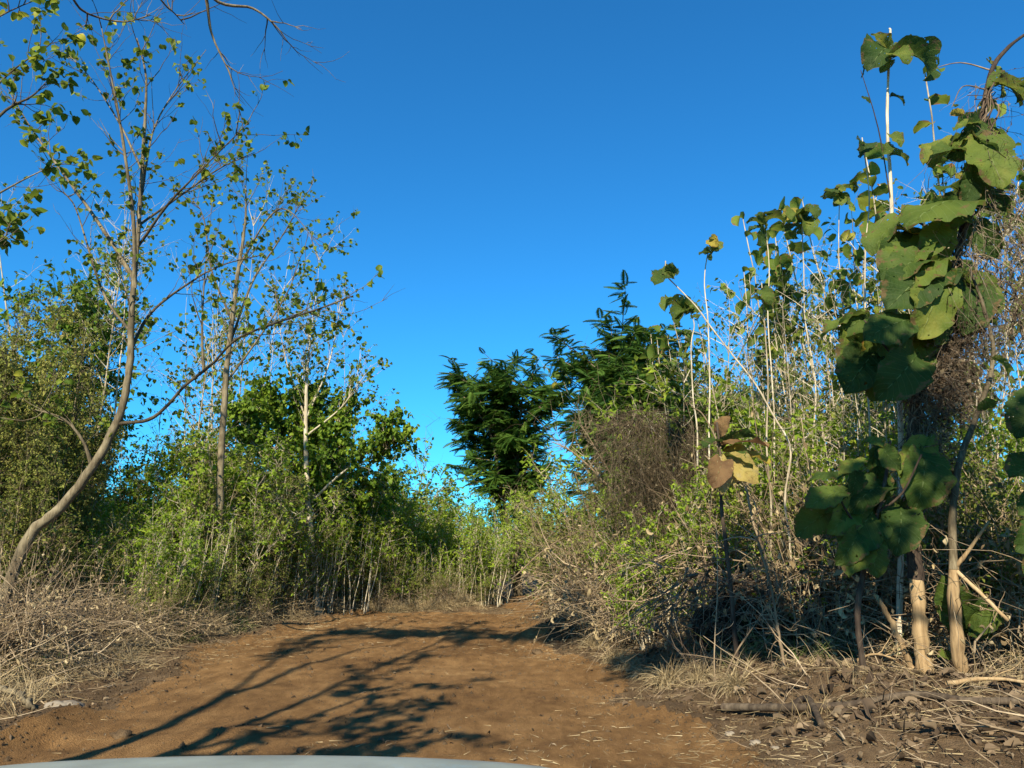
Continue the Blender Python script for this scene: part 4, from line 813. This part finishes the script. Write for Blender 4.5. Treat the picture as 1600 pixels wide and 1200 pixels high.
# brush heap: uprooted stump and soil with a mat of dead twigs
D = 9.1; b = zb(1215, D)
rb = thing('brush_heap', 'dark heap of uprooted roots and soil with pale dead twigs hanging over its hollow', 'brush heap', tuple(b))
def lump(mb, c, r, rng, seed, n=28, amp=.25, mat=0):
    nf = make_noise(14, 2, 7, seed); nf2 = make_noise(14, 6, 20, seed+1)
    th = np.linspace(0, 2*PI, n, endpoint=False); ph = np.linspace(0, PI, n//2+1)
    TH, PH = np.meshgrid(th, ph, indexing='ij')
    d = np.stack([np.cos(TH)*np.sin(PH), np.sin(TH)*np.sin(PH), np.cos(PH)], -1)
    k = 1+amp*nf(d[..., 0]*1.2+d[..., 2], d[..., 1]*1.2-d[..., 2]*.7)+amp*.55*nf2(d[..., 0]+d[..., 2]*.8, d[..., 1]-d[..., 2]*.6)
    V = np.asarray(c)+d*k[..., None]*np.asarray(r); m = n//2+1
    i = np.arange(n)[:, None]; j = np.arange(m-1)[None]; i2 = (i+1) % n
    F = np.stack([i*m+j, i*m+j+1, i2*m+j+1, i2*m+j], -1).reshape(-1, 4); mb.add(V, F, None, mat)
rng = np.random.default_rng(63)
M['shadesoil'] = soil('root_soil_painted_shade', [(0, (.012, .008, .005)), (.5, (.032, .022, .014)), (1, (.07, .048, .030))])  # root soil coloured near black: the shade of the overhung hollow is painted in
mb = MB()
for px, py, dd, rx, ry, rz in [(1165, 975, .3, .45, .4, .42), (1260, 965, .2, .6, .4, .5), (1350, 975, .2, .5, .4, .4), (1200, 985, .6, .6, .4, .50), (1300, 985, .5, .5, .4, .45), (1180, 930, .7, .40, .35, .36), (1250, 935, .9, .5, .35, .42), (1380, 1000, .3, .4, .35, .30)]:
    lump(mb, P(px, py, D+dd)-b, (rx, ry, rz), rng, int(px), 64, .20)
mb.build('soil_mass', M['shadesoil'], rb, True)
for k in range(14):
    a = P(rng.uniform(1080, 1330), rng.uniform(900, 1000), D+.35); e = a+np.array([rng.normal(0, .5), rng.uniform(-.7, -.1), rng.uniform(-.5, .2)])
    mid = (a+e)/2+rng.normal(0, .12, 3)+[0, 0, .12]; e[2] = max(e[2], float(H(e[0], e[1])))
    mb = MB(); limb(mb, np.array([a, mid, e])-b, rng.uniform(.015, .035), .006, 7, 0, .1, rng); mb.build('root', M['dark'] if k % 3 else M['bark'], rb, True)
mb = MB(); n = 460
p = np.stack([rng.uniform(-1.5, 1.9, n), rng.uniform(-.75, .3, n), rng.uniform(.05, 1.0, n)], -1); d = rng.standard_normal((n, 3))*[.8, .5, .5]-[0, .2, .35]
tubes(mb, wander(rng, p, d, rng.uniform(.15, .9, n), 8, .22, -.05), taper(n, 8, rng.uniform(.002, .0055, n), .001), 4, 0)
tubes(mb, wander(rng, p[:260], d[:260], rng.uniform(.4, 1.1, 260), 8, .15, -.10), taper(260, 8, rng.uniform(.004, .008, 260), .002), 4, 0)
place(mb, T_DEAD, p[:300], d[:300], .08*rng.uniform(.5, 1.4, 300), rng, 1, 1)
mb.build('twigs', [M['vinewood'], M['dead']], rb)
def stick(name, label, cat, pts, r0, r1, mat, twigs=0, seed=1, part='stem', group=None, knob=.10, tl=.5):
    rng = np.random.default_rng(seed); pts = np.asarray(pts, float); b = pts[0].copy(); root = thing(name, label, cat, tuple(b), group)
    mb = MB(); L, _ = limb(mb, pts-b, r0, r1, 9, 0, knob, rng); mb.build(part, M[mat], root, True)
    if 0 < twigs <= 8:
        for _ in range(twigs):
            m2 = MB(); q, tg = at_path(np.array([L]), np.zeros(1, int), rng.uniform(.25, 1, 1)); tw = wander(rng, q, tg*.7+rng.standard_normal((1, 3))*.6, tl*rng.uniform(.4, 1.1, 1), 8, .2, 0)
            tubes(m2, tw, taper(1, 8, min(r1*.8, .006), .0015), 5, 0); m2.build('twig', M[mat], root)
    elif twigs:
        m2 = MB(); q, tg = at_path(np.array([L]), np.zeros(twigs, int), rng.uniform(.25, 1, twigs))
        tw = wander(rng, q, tg*.7+rng.standard_normal((twigs, 3))*.6, tl*rng.uniform(.3, 1.1, twigs), 7, .22, 0); tubes(m2, tw, taper(twigs, 7, r1*.8, .0015), 4, 0)
        ii = np.repeat(np.arange(twigs), 3); q2, g2 = at_path(tw, ii, rng.uniform(.2, .9, twigs*3))
        tubes(m2, wander(rng, q2, g2+rng.standard_normal((twigs*3, 3))*.7, tl*.5*rng.uniform(.3, 1, twigs*3), 5, .2, 0), taper(twigs*3, 5, .0028, .001), 3, 0)
        m2.build('twigs', M[mat], root)
    return root
stick('fallen_log', 'thick grey-brown log lying across the debris in front of the stripped stems', 'log', [HG(1130, 1104)+[0, 0, .05], HG(1240, 1098)+[0, 0, .07], HG(1330, 1096)+[0, 0, .03], HG(1430, 1098)+[0, 0, .06], HG(1530, 1102)+[0, 0, .03], HG(1680, 1110)+[0, 0, .07]], .034, .024, 'log', 6, 71, knob=.05)
stick('fallen_log', 'short curved dark log end sticking out below the long log', 'log', [HG(1225, 1100)+[0, 0, .05], HG(1262, 1112)+[0, 0, .10], HG(1285, 1142)+[0, 0, .04]], .030, .024, 'log', 0, 72, knob=.05)
stick('fallen_branch', 'peeled pale split branch lying behind the long log at the right edge', 'branch', [HG(1480, 1080)+[0, 0, .10], HG(1560, 1086)+[0, 0, .10], HG(1650, 1096)+[0, 0, .10]], .020, .010, 'tan', 3, 73)
stick('leaning_stick', 'pale mottled stick leaning left beside the stripped trunk foot', 'stick', [P(1423, 1045, 7.4), P(1408, 1005, 7.4), P(1390, 968, 7.4), P(1372, 935, 7.45)], .030, .024, 'tan', 0, 74)
stick('bent_stick', 'cream stick arching up from the debris toward the right trunks', 'stick', [HG(1275, 1070)+[0, 0, .02], P(1330, 1040, 7.3), P(1365, 1022, 7.3), P(1400, 1030, 7.2)], .016, .008, 'tan', 4, 75)
stick('dry_branch', 'upturned pale forked branch standing in front of the brush heap', 'branch', [P(1232, 1085, 7.7), P(1222, 1020, 7.7), P(1215, 980, 7.7), P(1205, 920, 7.75), P(1185, 850, 7.8), P(1178, 838, 7.8)], .016, .010, 'twig', 14, 76, tl=.55)
stick('dry_branch', 'long thin straight dry stem in front of the brush heap', 'branch', [P(1118, 1075, 7.9), P(1116, 1020, 7.9), P(1121, 920, 7.9), P(1120, 830, 7.9)], .008, .004, 'twig', 3, 77, tl=.3)
stick('dry_branch', 'slanting pale stick leaning left against the brush heap', 'branch', [P(1126, 1074, 7.8), P(1150, 1020, 7.9), P(1190, 960, 8.0), P(1225, 900, 8.2)], .010, .005, 'twig', 8, 78, tl=.4)
stick('dry_branch', 'thin grey stake standing upright in the debris at lower right', 'branch', [P(1438, 1160, 6.2), P(1432, 1110, 6.2), P(1428, 1060, 6.25)], .010, .007, 'bark', 0, 79)
stick('dry_branch', 'crooked pale twig hanging from the thicket above the brush heap', 'branch', [P(1165, 760, 8.6), P(1178, 820, 8.4), P(1196, 870, 8.3), P(1200, 915, 8.2)], .014, .008, 'twig', 12, 80, tl=.5)
for i, (pts, r, lab) in enumerate([([(800, 905), (850, 860), (905, 830), (960, 835)], .014, 'bare branch arching left over the narrow path'), ([(1000, 820), (960, 770), (900, 710), (862, 690)], .026, 'thick bare limb slanting up left below the feathery crown'), ([(1010, 900), (985, 800), (930, 700), (905, 660)], .022, 'bare dark limb rising toward the tallest feathery tree'),
        ([(985, 960), (930, 900), (880, 860), (830, 850)], .012, 'thin tan branch spread over the right edge of the path'), ([(880, 970), (860, 880), (835, 830), (828, 790)], .012, 'thin crooked stem on the right verge of the path')]):
    stick('arching_branch', lab, 'branch', PP(13+i*.3, *pts), r, r*.3, 'twig', 14, 90+i, tl=.9)
stick('fallen_branch', 'long reddish branch lying along the left verge in front of the dry grass', 'branch', [HG(-60, 1052)+[0, 0, .05], HG(40, 1038)+[0, 0, .07], HG(110, 1027)+[0, 0, .08], HG(170, 1019)+[0, 0, .09], HG(245, 1016)+[0, 0, .05]], .040, .018, 'bark', 5, 101)
stick('fallen_branch', 'thinner forked branch under the long reddish one at the left edge', 'branch', [HG(-20, 1060)+[0, 0, .03], HG(40, 1047)+[0, 0, .06], HG(100, 1034)+[0, 0, .06]], .022, .012, 'tan', 3, 102)
stick('broken_root', 'chunky broken orange-brown root beside the grey stone', 'root', [HG(-30, 1085)+[0, 0, .05], HG(15, 1092)+[0, 0, .07], HG(38, 1104)+[0, 0, .05], HG(52, 1112)+[0, 0, .02]], .040, .018, 'bark', 4, 103, knob=.25)
g = HG(98, 1108); mb = MB(); lump(mb, (0, 0, -.01), (.17, .14, .085), rg, 500, 40, .17)
o = mb.build('stone', M['rock'], None, True); o.location = g; tag(o, 'rounded grey stone at the left edge of the track', 'stone')
for i, (px, py, r, lab) in enumerate([(838, 1022, .07, 'small earth clod at the right edge of the track'), (190, 1152, .06, 'small dark earth clod on the left of the track near the car'), (1180, 1162, .028, 'small pale yellow stone in the lower right debris'), (1212, 1170, .020, 'tiny pale stone beside the yellow one'), (1140, 1148, .028, 'small white stone left of the yellow one')]):
    mb = MB(); lump(mb, (0, 0, 0), (r*1.3, r, r*.7), rg, 510+i*3, 32, .16); o = mb.build('earth_clod' if i < 2 else 'pebble', M['soil'] if i < 2 else M['rock'], None, True); o.location = HG(px, py)+[0, 0, r*.2]; tag(o, lab, 'clod' if i < 2 else 'stone')
# bleached straw clumps along the left verge
def straw_clump(seed, n=420, L=.9, mat='straw'):
    rng = np.random.default_rng(seed); a = rng.uniform(0, 2*PI, n); el = rng.uniform(.25, 1.4, n)
    d = np.stack([np.cos(a)*np.cos(el), np.sin(a)*np.cos(el), np.sin(el)], -1)+[.35, -.25, 0]+rng.standard_normal((n, 3))*.25; base = np.stack([rng.normal(0, .10, n), rng.normal(0, .10, n), np.zeros(n)], -1)
    mb = MB(); blades(mb, base, d, L*rng.uniform(.4, 1.15, n), rng.uniform(.005, .018, n), rng.uniform(.3, 1.1, n), rng, 6, 0)
    t = thing('dry_grass_clump', '', 'grass clump'); mb.build('blades', M[mat], t); return t
SC = [straw_clump(600), straw_clump(601, 500, .8), straw_clump(602, 380, 1.0, 'weed')]; SU = [0, 0, 0]
def put_clump(k, px, Dd, s, label, group):
    x = P(px, 950, Dd)[0]; loc = (x, Dd, float(H(x, Dd)))
    if not SU[k]: SU[k] = 1; r = SC[k]; r.location = loc; r.scale = (s, s, s); r['label'] = label; r['group'] = group; return r
    return dup(SC[k], loc, rg.uniform(0, 6.3), s, label, group)
for px, Dd, s in [(150, 11.2, 1.3), (60, 10.6, 1.2), (200, 11.4, 1.1), (120, 10.2, .9), (20, 9.8, 1.1), (300, 12.6, 1.0), (250, 11.6, .9), (350, 13.4, 1), (420, 15.2, 1.), (-20, 9.4, 1), (180, 10.6, .9), (390, 14.2, .8), (330, 12.8, .8), (455, 16, .9), (90, 11.4, 1.2)]:
    put_clump(int(rg.integers(0, 2)), px, Dd+.4, s*1.25, 'bleached clump of dry grass along the left verge', 'dry grass clumps on the left verge')
for px, Dd, s in [(500, 17.6, .9), (545, 18, .9), (600, 18.2, .8), (640, 18.3, .8), (690, 18.4, .7), (730, 18.7, .7), (570, 18.2, .7), (665, 18.4, .8), (470, 17, .9), (520, 17.4, .7), (620, 18, .6), (710, 18.5, .8)]:
    put_clump(int(rg.integers(0, 2)), px, Dd, s, 'dry grass tuft fringing the far end of the track', 'dry grass tufts at the far end of the track')
for px, Dd, s in [(0, 9.6, 1.0), (100, 10.4, .8), (280, 12, .8), (370, 13.6, .8)]:
    put_clump(2, px, Dd, s, 'green-brown clump of weedy grass on the left verge', 'weedy grass clumps on the left verge')
for px, Dd, s in [(1010, 9.4, .5), (1040, 8.6, .6), (960, 10.5, .6), (930, 11.6, .6), (1090, 8.2, .5), (980, 9.9, .5), (900, 13, .7), (890, 14.6, .7), (880, 16, .7), (1140, 7.6, .5)]:
    put_clump(int(rg.integers(0, 2)), px, Dd, s, 'short dry grass tuft at the foot of the right bank', 'dry grass tufts on the right verge')
def tangle(seed, n=230, h=.8, name='dry_tangle'):
    rng = np.random.default_rng(seed); mb = MB(); l = MB()
    p = np.stack([rng.normal(0, .38, n), rng.normal(0, .3, n), rng.uniform(0, h*.7, n)], -1); d = rng.standard_normal((n, 3))*[1, .8, .45]+[0, 0, .45]
    w = wander(rng, p, d, rng.uniform(.3, 1.5, n), 9, .2, -.07); tubes(mb, w, taper(n, 9, rng.uniform(.0018, .0065, n)*np.where(rng.random(n) < .06, 2.2, 1), .0012), 4, 0); l0 = 0
    k = 26; q = np.stack([rng.normal(0, .3, k), rng.normal(0, .25, k), np.zeros(k)], -1); w2 = wander(rng, q, rng.standard_normal((k, 3))*.35+[0, 0, 1], rng.uniform(.6, 1.7, k), 8, .1, 0)
    tubes(mb, w2, taper(k, 8, rng.uniform(.004, .010, k), .002), 5)
    add_leaves(l, rng, w, 2, T_DEAD, .055, 1, .2, .4); add_leaves(l, rng, w2, 8, T_TINY, .07, 1, .2, .2)
    blades(l, q[rng.integers(0, k, 160)]+rng.normal(0, .15, (160, 3))*[1, 1, 0], rng.standard_normal((160, 3))*[.5, .5, .3]+[0, 0, .8], rng.uniform(.3, 1., 160), .010, rng.uniform(.2, .9, 160), rng, 5, 1)
    t = thing(name, '', 'dry brush'); mb.build('stems', M['twig'], t); l.build('dead_leaves', [M['twig'], M['straw']], t); return t
TA = [tangle(800), tangle(801, 300, 1.0), tangle(802, 180, .7)]; TU = [0, 0, 0]
def put_tangle(px, Dd, sc, label, group):
    k = int(rg.integers(0, 3)); x = P(px, 950, Dd)[0]; loc = (x, Dd, float(H(x, Dd))-.03)
    if not TU[k]: TU[k] = 1; r = TA[k]; r.location = loc; r.scale = (sc, sc, sc); r['label'] = label; r['group'] = group; return r
    return dup(TA[k], loc, rg.uniform(0, 6.3), sc, label, group)
for px, Dd, sc in [(25, 8.9, .9), (-20, 8.6, 1.0), (20, 9.6, 1.0), (90, 10.1, .75), (150, 10.8, .75), (210, 11.4, .7), (60, 10.2, .95), (275, 12, .6), (330, 13, .5), (390, 14.4, .5), (455, 16, .5), (120, 11.6, .9), (505, 17.4, .6)]:
    put_tangle(px, Dd, sc, 'grey-tan tangle of dry brush along the left verge', 'dry brush tangles on the left verge')
for px, Dd, sc in [(600, 18.3, .6), (690, 18.7, .6)]:
    put_tangle(px, Dd, sc, 'low dry brush at the far end of the track', 'dry brush tangles at the far end of the track')
for px, Dd, sc in [(1000, 11.8, 1.3), (955, 13, 1.3), (930, 14.5, 1.3), (910, 16, 1.1), (1310, 8.9, 1.3), (1390, 9.0, 1.4), (1560, 8.6, 1.5), (1620, 7.6, 1.2), (1340, 9.6, 1.7), (1480, 9.4, 1.9), (1560, 9.4, 1.9), (1090, 11.2, 1.5), (1030, 12.6, 1.7), (1190, 10.4, 1.6), (1430, 9.4, 1.7), (1260, 10, 1.9)]:
    put_tangle(px, Dd, sc, 'pale tangle of dead stems and vines low on the right bank', 'dry brush tangles on the right bank')
# ------------------------------------------------------------------ ground cover nobody could count
rng = np.random.default_rng(700)
def stuff(mb, name, mats, label, cat): o = mb.build(name, mats, None, name == 'leaf_litter'); return tag(o, label, cat, None, 'stuff')
mb = MB(); n = 2600
c = zone(rng, n, -10, 8, 6, 21, lambda x, y: sstep((road_s(x, y)-.35)/.8)*np.where(x > 1, .35, 1.))
m = 22; base = np.repeat(c, m, 0)+rng.standard_normal((n*m, 2))*.07; cd = rng.standard_normal((n, 3)); cd[:, 2] = 1.2
d = np.repeat(cd, m, 0)+rng.standard_normal((n*m, 3))*.55; d[:, 2] = np.abs(d[:, 2])*.8+.1
blades(mb, gz(base), d, np.repeat(rng.uniform(.15, .55, n), m)*rng.uniform(.5, 1.2, n*m), rng.uniform(.004, .010, n*m), rng.uniform(.1, .7, n*m), rng, 3, 0, var=np.clip(np.repeat(rng.random(n), m)*.8+rng.random(n*m)*.3, 0, 1))
mb2 = MB(); n2 = 900; c = zone(rng, n2, -10, 10, 8, 21, lambda x, y: sstep((road_s(x, y)-.9)/1.2)); m = 22
base = np.repeat(c, m, 0)+rng.standard_normal((n2*m, 2))*.12; d = rng.standard_normal((n2*m, 3)); d[:, 2] = np.abs(d[:, 2])+.6
blades(mb2, gz(base), d, rng.uniform(.2, .8, n2*m), rng.uniform(.006, .014, n2*m), rng.uniform(.1, .6, n2*m), rng, 3, 0)
stuff(mb, 'dry_grass', M['straw'], 'matted dry grass over both verges', 'grass'); stuff(mb2, 'weeds', M['weed'], 'olive weeds among the dry grass', 'weeds')
# dead leaf litter
mb = MB()
for n, s0, f in [(6000, .095, lambda x, y: sstep((road_s(x, y)-.1)/.9)*(x > .6)*np.exp(-np.clip(y-8, 0, 9)/5)), (7000, .05, lambda x, y: sstep((road_s(x, y)+.25)/.6)), (1200, .045, lambda x, y: .25+0*x)]:
    c = zone(rng, n, -8, 8, 4.2, 17, f); d = rng.standard_normal((n, 3))*[1, 1, .25]
    place(mb, T_DEAD, gz(c, .015), d, s0*rng.uniform(.4, 1.25, n)**1.3, rng, .45, 0)
n = 160; c = zone(rng, n, 1.2, 8, 4.5, 12, lambda x, y: sstep((road_s(x, y)-.3)/.8)); place(mb, T_DEAD, gz(c, .03), rng.standard_normal((n, 3))*[1, 1, .5], .17*rng.uniform(.5, 1.2, n), rng, .8, 0)
stuff(mb, 'leaf_litter', M['dead'], 'curled dead leaves strewn over the ground', 'leaf litter')
# twigs
mb = MB()
for n, L0, r, f in [(3600, .35, .003, lambda x, y: sstep((road_s(x, y)+.05)/.7)*np.where(x > .5, 1, .5)), (420, .9, .008, lambda x, y: sstep((road_s(x, y)-.3)/.7)*np.where(x > .5, 1, .7))]:
    c = zone(rng, n, -8, 8, 4.2, 17, f); d = rng.standard_normal((n, 3))*[1, 1, .22]+[0, 0, .12]
    tubes(mb, wander(rng, gz(c, .02), d, L0*rng.uniform(.2, 1.4, n), 6, .16, -.02), taper(n, 6, r*rng.uniform(.5, 1.5, n), r*.3), 4, 0)
stuff(mb, 'twig_litter', M['twig'], 'broken twigs scattered over the verges', 'twigs')
# straw crumbs and bent stalks trodden into the track
mb = MB()
clw = lambda x, y: np.clip(.25+.5*n_low(x*1.5+7, y*1.5), .03, 1)
n = 11000; c = zone(rng, n, -6.5, 4.5, 4.2, 19, lambda x, y: clw(x, y)*np.where(road_s(x, y) < -.6, .35, 1.)); d = rng.standard_normal((n, 3))*[1, 1, .05]
blades(mb, gz(c, .012), d, .09*rng.uniform(.2, 1.6, n), rng.uniform(.003, .007, n), 0., rng, 2, 0, var=rng.uniform(.3, 1, n))
n = 5200; c = zone(rng, n, -8, 8, 4.2, 14, lambda x, y: sstep((road_s(x, y)-.05)/.6)); d = rng.standard_normal((n, 3))*[1, 1, .12]
blades(mb, gz(c, .03), d, .22*rng.uniform(.2, 1.8, n), rng.uniform(.004, .009, n), 0., rng, 3, 0, var=rng.uniform(0, .7, n))
stuff(mb, 'straw_litter', M['straw'], 'straw crumbs trodden into the track', 'straw')
# crumbs of earth
mb = MB(); n = 9000; c = zone(rng, n, -7, 5, 4.2, 18, lambda x, y: np.clip(np.exp(-((road_s(x, y)-.1)/.35)**2)+.14, 0, 1)); s = .010*rng.uniform(.5, 1, n)*np.where(rng.random(n) < .06, 3.5, 1.6)
oc = np.array([(1, 0, 0), (0, 1, 0), (-1, 0, 0), (0, -1, 0), (0, 0, 1), (0, 0, -1)], float); of = np.array([(0, 1, 4), (1, 2, 4), (2, 3, 4), (3, 0, 4), (1, 0, 5), (2, 1, 5), (3, 2, 5), (0, 3, 5)])
V = gz(c, .004)[:, None]+oc[None]*s[:, None, None]*rng.uniform(.6, 1.5, (n, 6, 1)); F = (of[None]+6*np.arange(n)[:, None, None]).reshape(-1, 3); mb.add(V.reshape(-1, 3), F)
stuff(mb, 'earth_crumbs', M['soil'], 'crumbs of earth along the track edges', 'earth')

# ------------------------------------------------------------------ the car the photo is taken from, its bonnet along the lower edge
def carpaint():
    m, n, out = newmat('pale_car_paint'); b = n.nodes.new('ShaderNodeBsdfPrincipled'); b.inputs['Base Color'].default_value = (.42, .47, .44, 1); b.inputs['Roughness'].default_value = .55; b.inputs['Coat Weight'].default_value = .15
    tc = n.nodes.new('ShaderNodeTexCoord'); nz = n.nodes.new('ShaderNodeTexNoise'); nz.inputs['Scale'].default_value = 6; nz.inputs['Detail'].default_value = 8; n.links.new(tc.outputs['Object'], nz.inputs['Vector'])
    r = ramp(n, [(.3, (.20, .215, .18)), (.7, (.29, .32, .27))]); n.links.new(nz.outputs['Fac'], r.inputs[0]); n.links.new(r.outputs[0], b.inputs['Base Color']); n.links.new(b.outputs[0], out.inputs[0]); return m
def plain(name, col, rough=.5, metal=0.):
    m, n, out = newmat(name); b = n.nodes.new('ShaderNodeBsdfPrincipled'); b.inputs['Base Color'].default_value = (*col, 1); b.inputs['Roughness'].default_value = rough; b.inputs['Metallic'].default_value = metal; n.links.new(b.outputs[0], out.inputs[0]); return m
paint = carpaint(); rubber = plain('rubber', (.02, .02, .02), .8); chrome = plain('chrome', (.6, .6, .6), .2, 1.); glassy = plain('lamp_glass', (.75, .78, .8), .1); blackp = plain('black_plastic', (.03, .03, .03), .6)
CX, HW, FY = -.56, 1.0, 2.12         # centre, half width, front of the bonnet
car = thing('car', 'pale grey-green car whose bonnet edge shows along the bottom of the picture', 'car', (CX, .6, float(H(CX, .6))))
cb = np.array([CX, .6, float(H(CX, .6))])
def surf(fn, nu, nv, name, mat):
    u = np.linspace(0, 1, nu+1); v = np.linspace(-1, 1, nv+1); U, Vv = np.meshgrid(u, v, indexing='ij'); X, Y, Z = fn(U, Vv)
    i = np.arange(nu)[:, None]*(nv+1)+np.arange(nv)[None]; F = np.stack([i, i+nv+1, i+nv+2, i+1], -1).reshape(-1, 4)
    mb = MB(); mb.add(np.stack([X, Y, Z], -1).reshape(-1, 3)-[0, 0, 0], F); o = mb.build(name, mat, car, True)
    md = o.modifiers.new('thick', 'SOLIDIFY'); md.thickness = .012; return o
BZ = 1.014
def hood(U, V):   # from the scuttle forward, then rolling down to the grille
    s = U*1.25; y = .75+np.minimum(s, 1.12)*1.0
    edge = np.abs(V)**9*.10+.018*V**2
    z = BZ+.05-.05*(np.minimum(s, 1.12)/1.12)**2-edge
    w = HW*(1-.05*U**3)
    roll = np.clip(U-.86, 0, 1)/.14; y = .75+1.25*U-.10*V**2*U; z = z-.05*roll**2
    y = y-.14*np.abs(V)**5*U
    return V*w, y-.6, z-cb[2]
surf(hood, 30, 40, 'bonnet', paint)
def nose(U, V):
    y = 2.0-.10*V**2-.14*np.abs(V)**5+.05*np.sin(U*PI/2)-.02; z = (BZ-.05-np.abs(V)**9*.10-.018*V**2)-U*.62-.004
    return V*HW*(.95), y-.6, z-cb[2]
surf(nose, 10, 40, 'front_panel', paint)
for sgn in (-1, 1):
    def side(U, V, s=sgn):
        y = -2.2+U*(3.85+.1); z = .66+V*.27*1.0
        return s*(HW-.004+.03*np.cos(V*1.3))+0*U, y-.6, z-cb[2]
    surf(side, 30, 10, 'fender', paint)
    mb = MB(); lump(mb, (sgn*.70, 1.27, .72-cb[2]), (.17, .09, .10), rg, 900, 24, .0); mb.build('headlight', glassy, car, True)
    for yy in (1.05, -1.9):
        mb = MB(); t = np.linspace(-.11, .11, 7); rr = .36*np.sqrt(1-(np.abs(t)/.125)**6*.12); pts = np.stack([sgn*.80+t, 0*t+yy-.6, 0*t+.36-cb[2]+.0], -1); tubes(mb, pts, rr, 36)
        wh = mb.build('wheel', rubber, car, True)
        m2 = MB(); tubes(m2, np.stack([sgn*.80+np.array([-.118, .118]), np.full(2, yy-.6), np.full(2, .36-cb[2])], -1), np.array([.21, .21]), 28); m2.build('rim', chrome, wh)
mb = MB(); tubes(mb, np.array([[-.9, 1.30, .50], [-.7, 1.42, .50], [0, 1.50, .50], [.7, 1.42, .50], [.9, 1.30, .50]])-[0, 0, cb[2]], np.full(5, .09), 12); mb.build('bumper', blackp, car, True)
for k in range(4):
    mb = MB(); z = .66+k*.06; tubes(mb, np.array([[-.45, 1.425, z], [0, 1.47, z], [.45, 1.425, z]])-[0, 0, cb[2]], np.full(3, .012), 6); mb.build('grille_bar', chrome, car, True)

for pr in TD+VT+BR+OL+CN+TP+BP+TT+FT:      # nothing unplanted stays behind
    if not pr.used:
        for ch in list(pr.root.children): bpy.data.objects.remove(ch)
        bpy.data.objects.remove(pr.root)

# ------------------------------------------------------------------ labels for look-alikes: landmark, then order from the left
def pix(o):
    v = o.location-Vector((0, 0, CAMZ)); f = v.y*cp+v.z*sp_; return 800+FPX*v.x/max(f, .1)
LM = [(-999, 60, 'near the left edge'), (60, 180, 'behind the leaning trunk'), (180, 320, 'right of the leaning trunk'), (320, 440, 'by the upright slender tree'), (440, 600, 'by the dark round tree'), (600, 700, 'below the small dead tree'),
      (700, 840, 'before the lone feathery tree'), (840, 960, 'beside the narrow path'), (960, 1110, 'around the dry creeper'), (1110, 1210, 'behind the wilted sapling'), (1210, 1370, 'behind the brush heap'), (1370, 1470, 'around the vine-wrapped teak'), (1470, 9999, 'near the right edge')]
SHORT = {'dusty olive scrub bush in the thicket left of the clearing': 'dusty olive scrub', 'dry olive scrub bush filling the lower right thicket': 'dry olive scrub'}
ORD = ['leftmost', 'second', 'third', 'fourth', 'fifth', 'sixth', 'seventh', 'eighth', 'ninth', 'tenth']
groups = {}
for o in bpy.data.objects:
    if o.parent is None and 'group' in o.keys() and 'label' in o.keys(): groups.setdefault(o['group'], []).append(o)
NAME = {'scrub bushes left of the clearing': 'olive scrub bush', 'bright bushy saplings in the left thicket': 'yellow-green bushy sapling', 'pale poles in the left thicket': 'pale slender pole', 'airy trees deep in the left thicket': 'airy thin tree',
        'broadleaf trees behind the left thicket': 'mid-green broadleaf tree', 'stem clumps along the left thicket': 'slender stem clump', 'saplings closing the end of the clearing': 'sunlit leafy sapling', 'cane clumps at the end of the clearing': 'pale cane clump',
        'olive bushes at the far edge of the clearing': 'olive bush at the track end', 'teak poles in the right thicket': 'slender leafy teak pole', 'twiggy poles in the right thicket': 'nearly bare twiggy pole', 'leafy saplings among the right poles': 'leafy sapling among poles',
        'scrub bushes in the right thicket': 'dry olive scrub bush', 'stem clumps in the right thicket': 'clump of dry stems', 'dry grass clumps on the left verge': 'bleached dry grass clump', 'dry grass tufts at the far end of the track': 'dry grass tuft',
        'weedy grass clumps on the left verge': 'weedy green-brown grass clump', 'dry grass tufts on the right verge': 'short dry grass tuft', 'dry brush tangles on the left verge': 'grey-tan dry brush tangle', 'dry brush tangles at the far end of the track': 'low dry brush tangle', 'dry brush tangles on the right bank': 'pale dry vine tangle'}
for g, L_ in groups.items():
    if g not in NAME: continue
    for a, b, nm in LM:
        sub = sorted([o for o in L_ if a <= pix(o) < b], key=pix); n = len(sub)
        for i, o in enumerate(sub):
            w = '' if n == 1 else (', the left one' if i == 0 else ', the right one') if n == 2 else ', leftmost there' if i == 0 else ', rightmost there' if i == n-1 else ', %s from left there' % ORD[min(i, 9)]
            o['label'] = NAME[g]+' '+nm+w
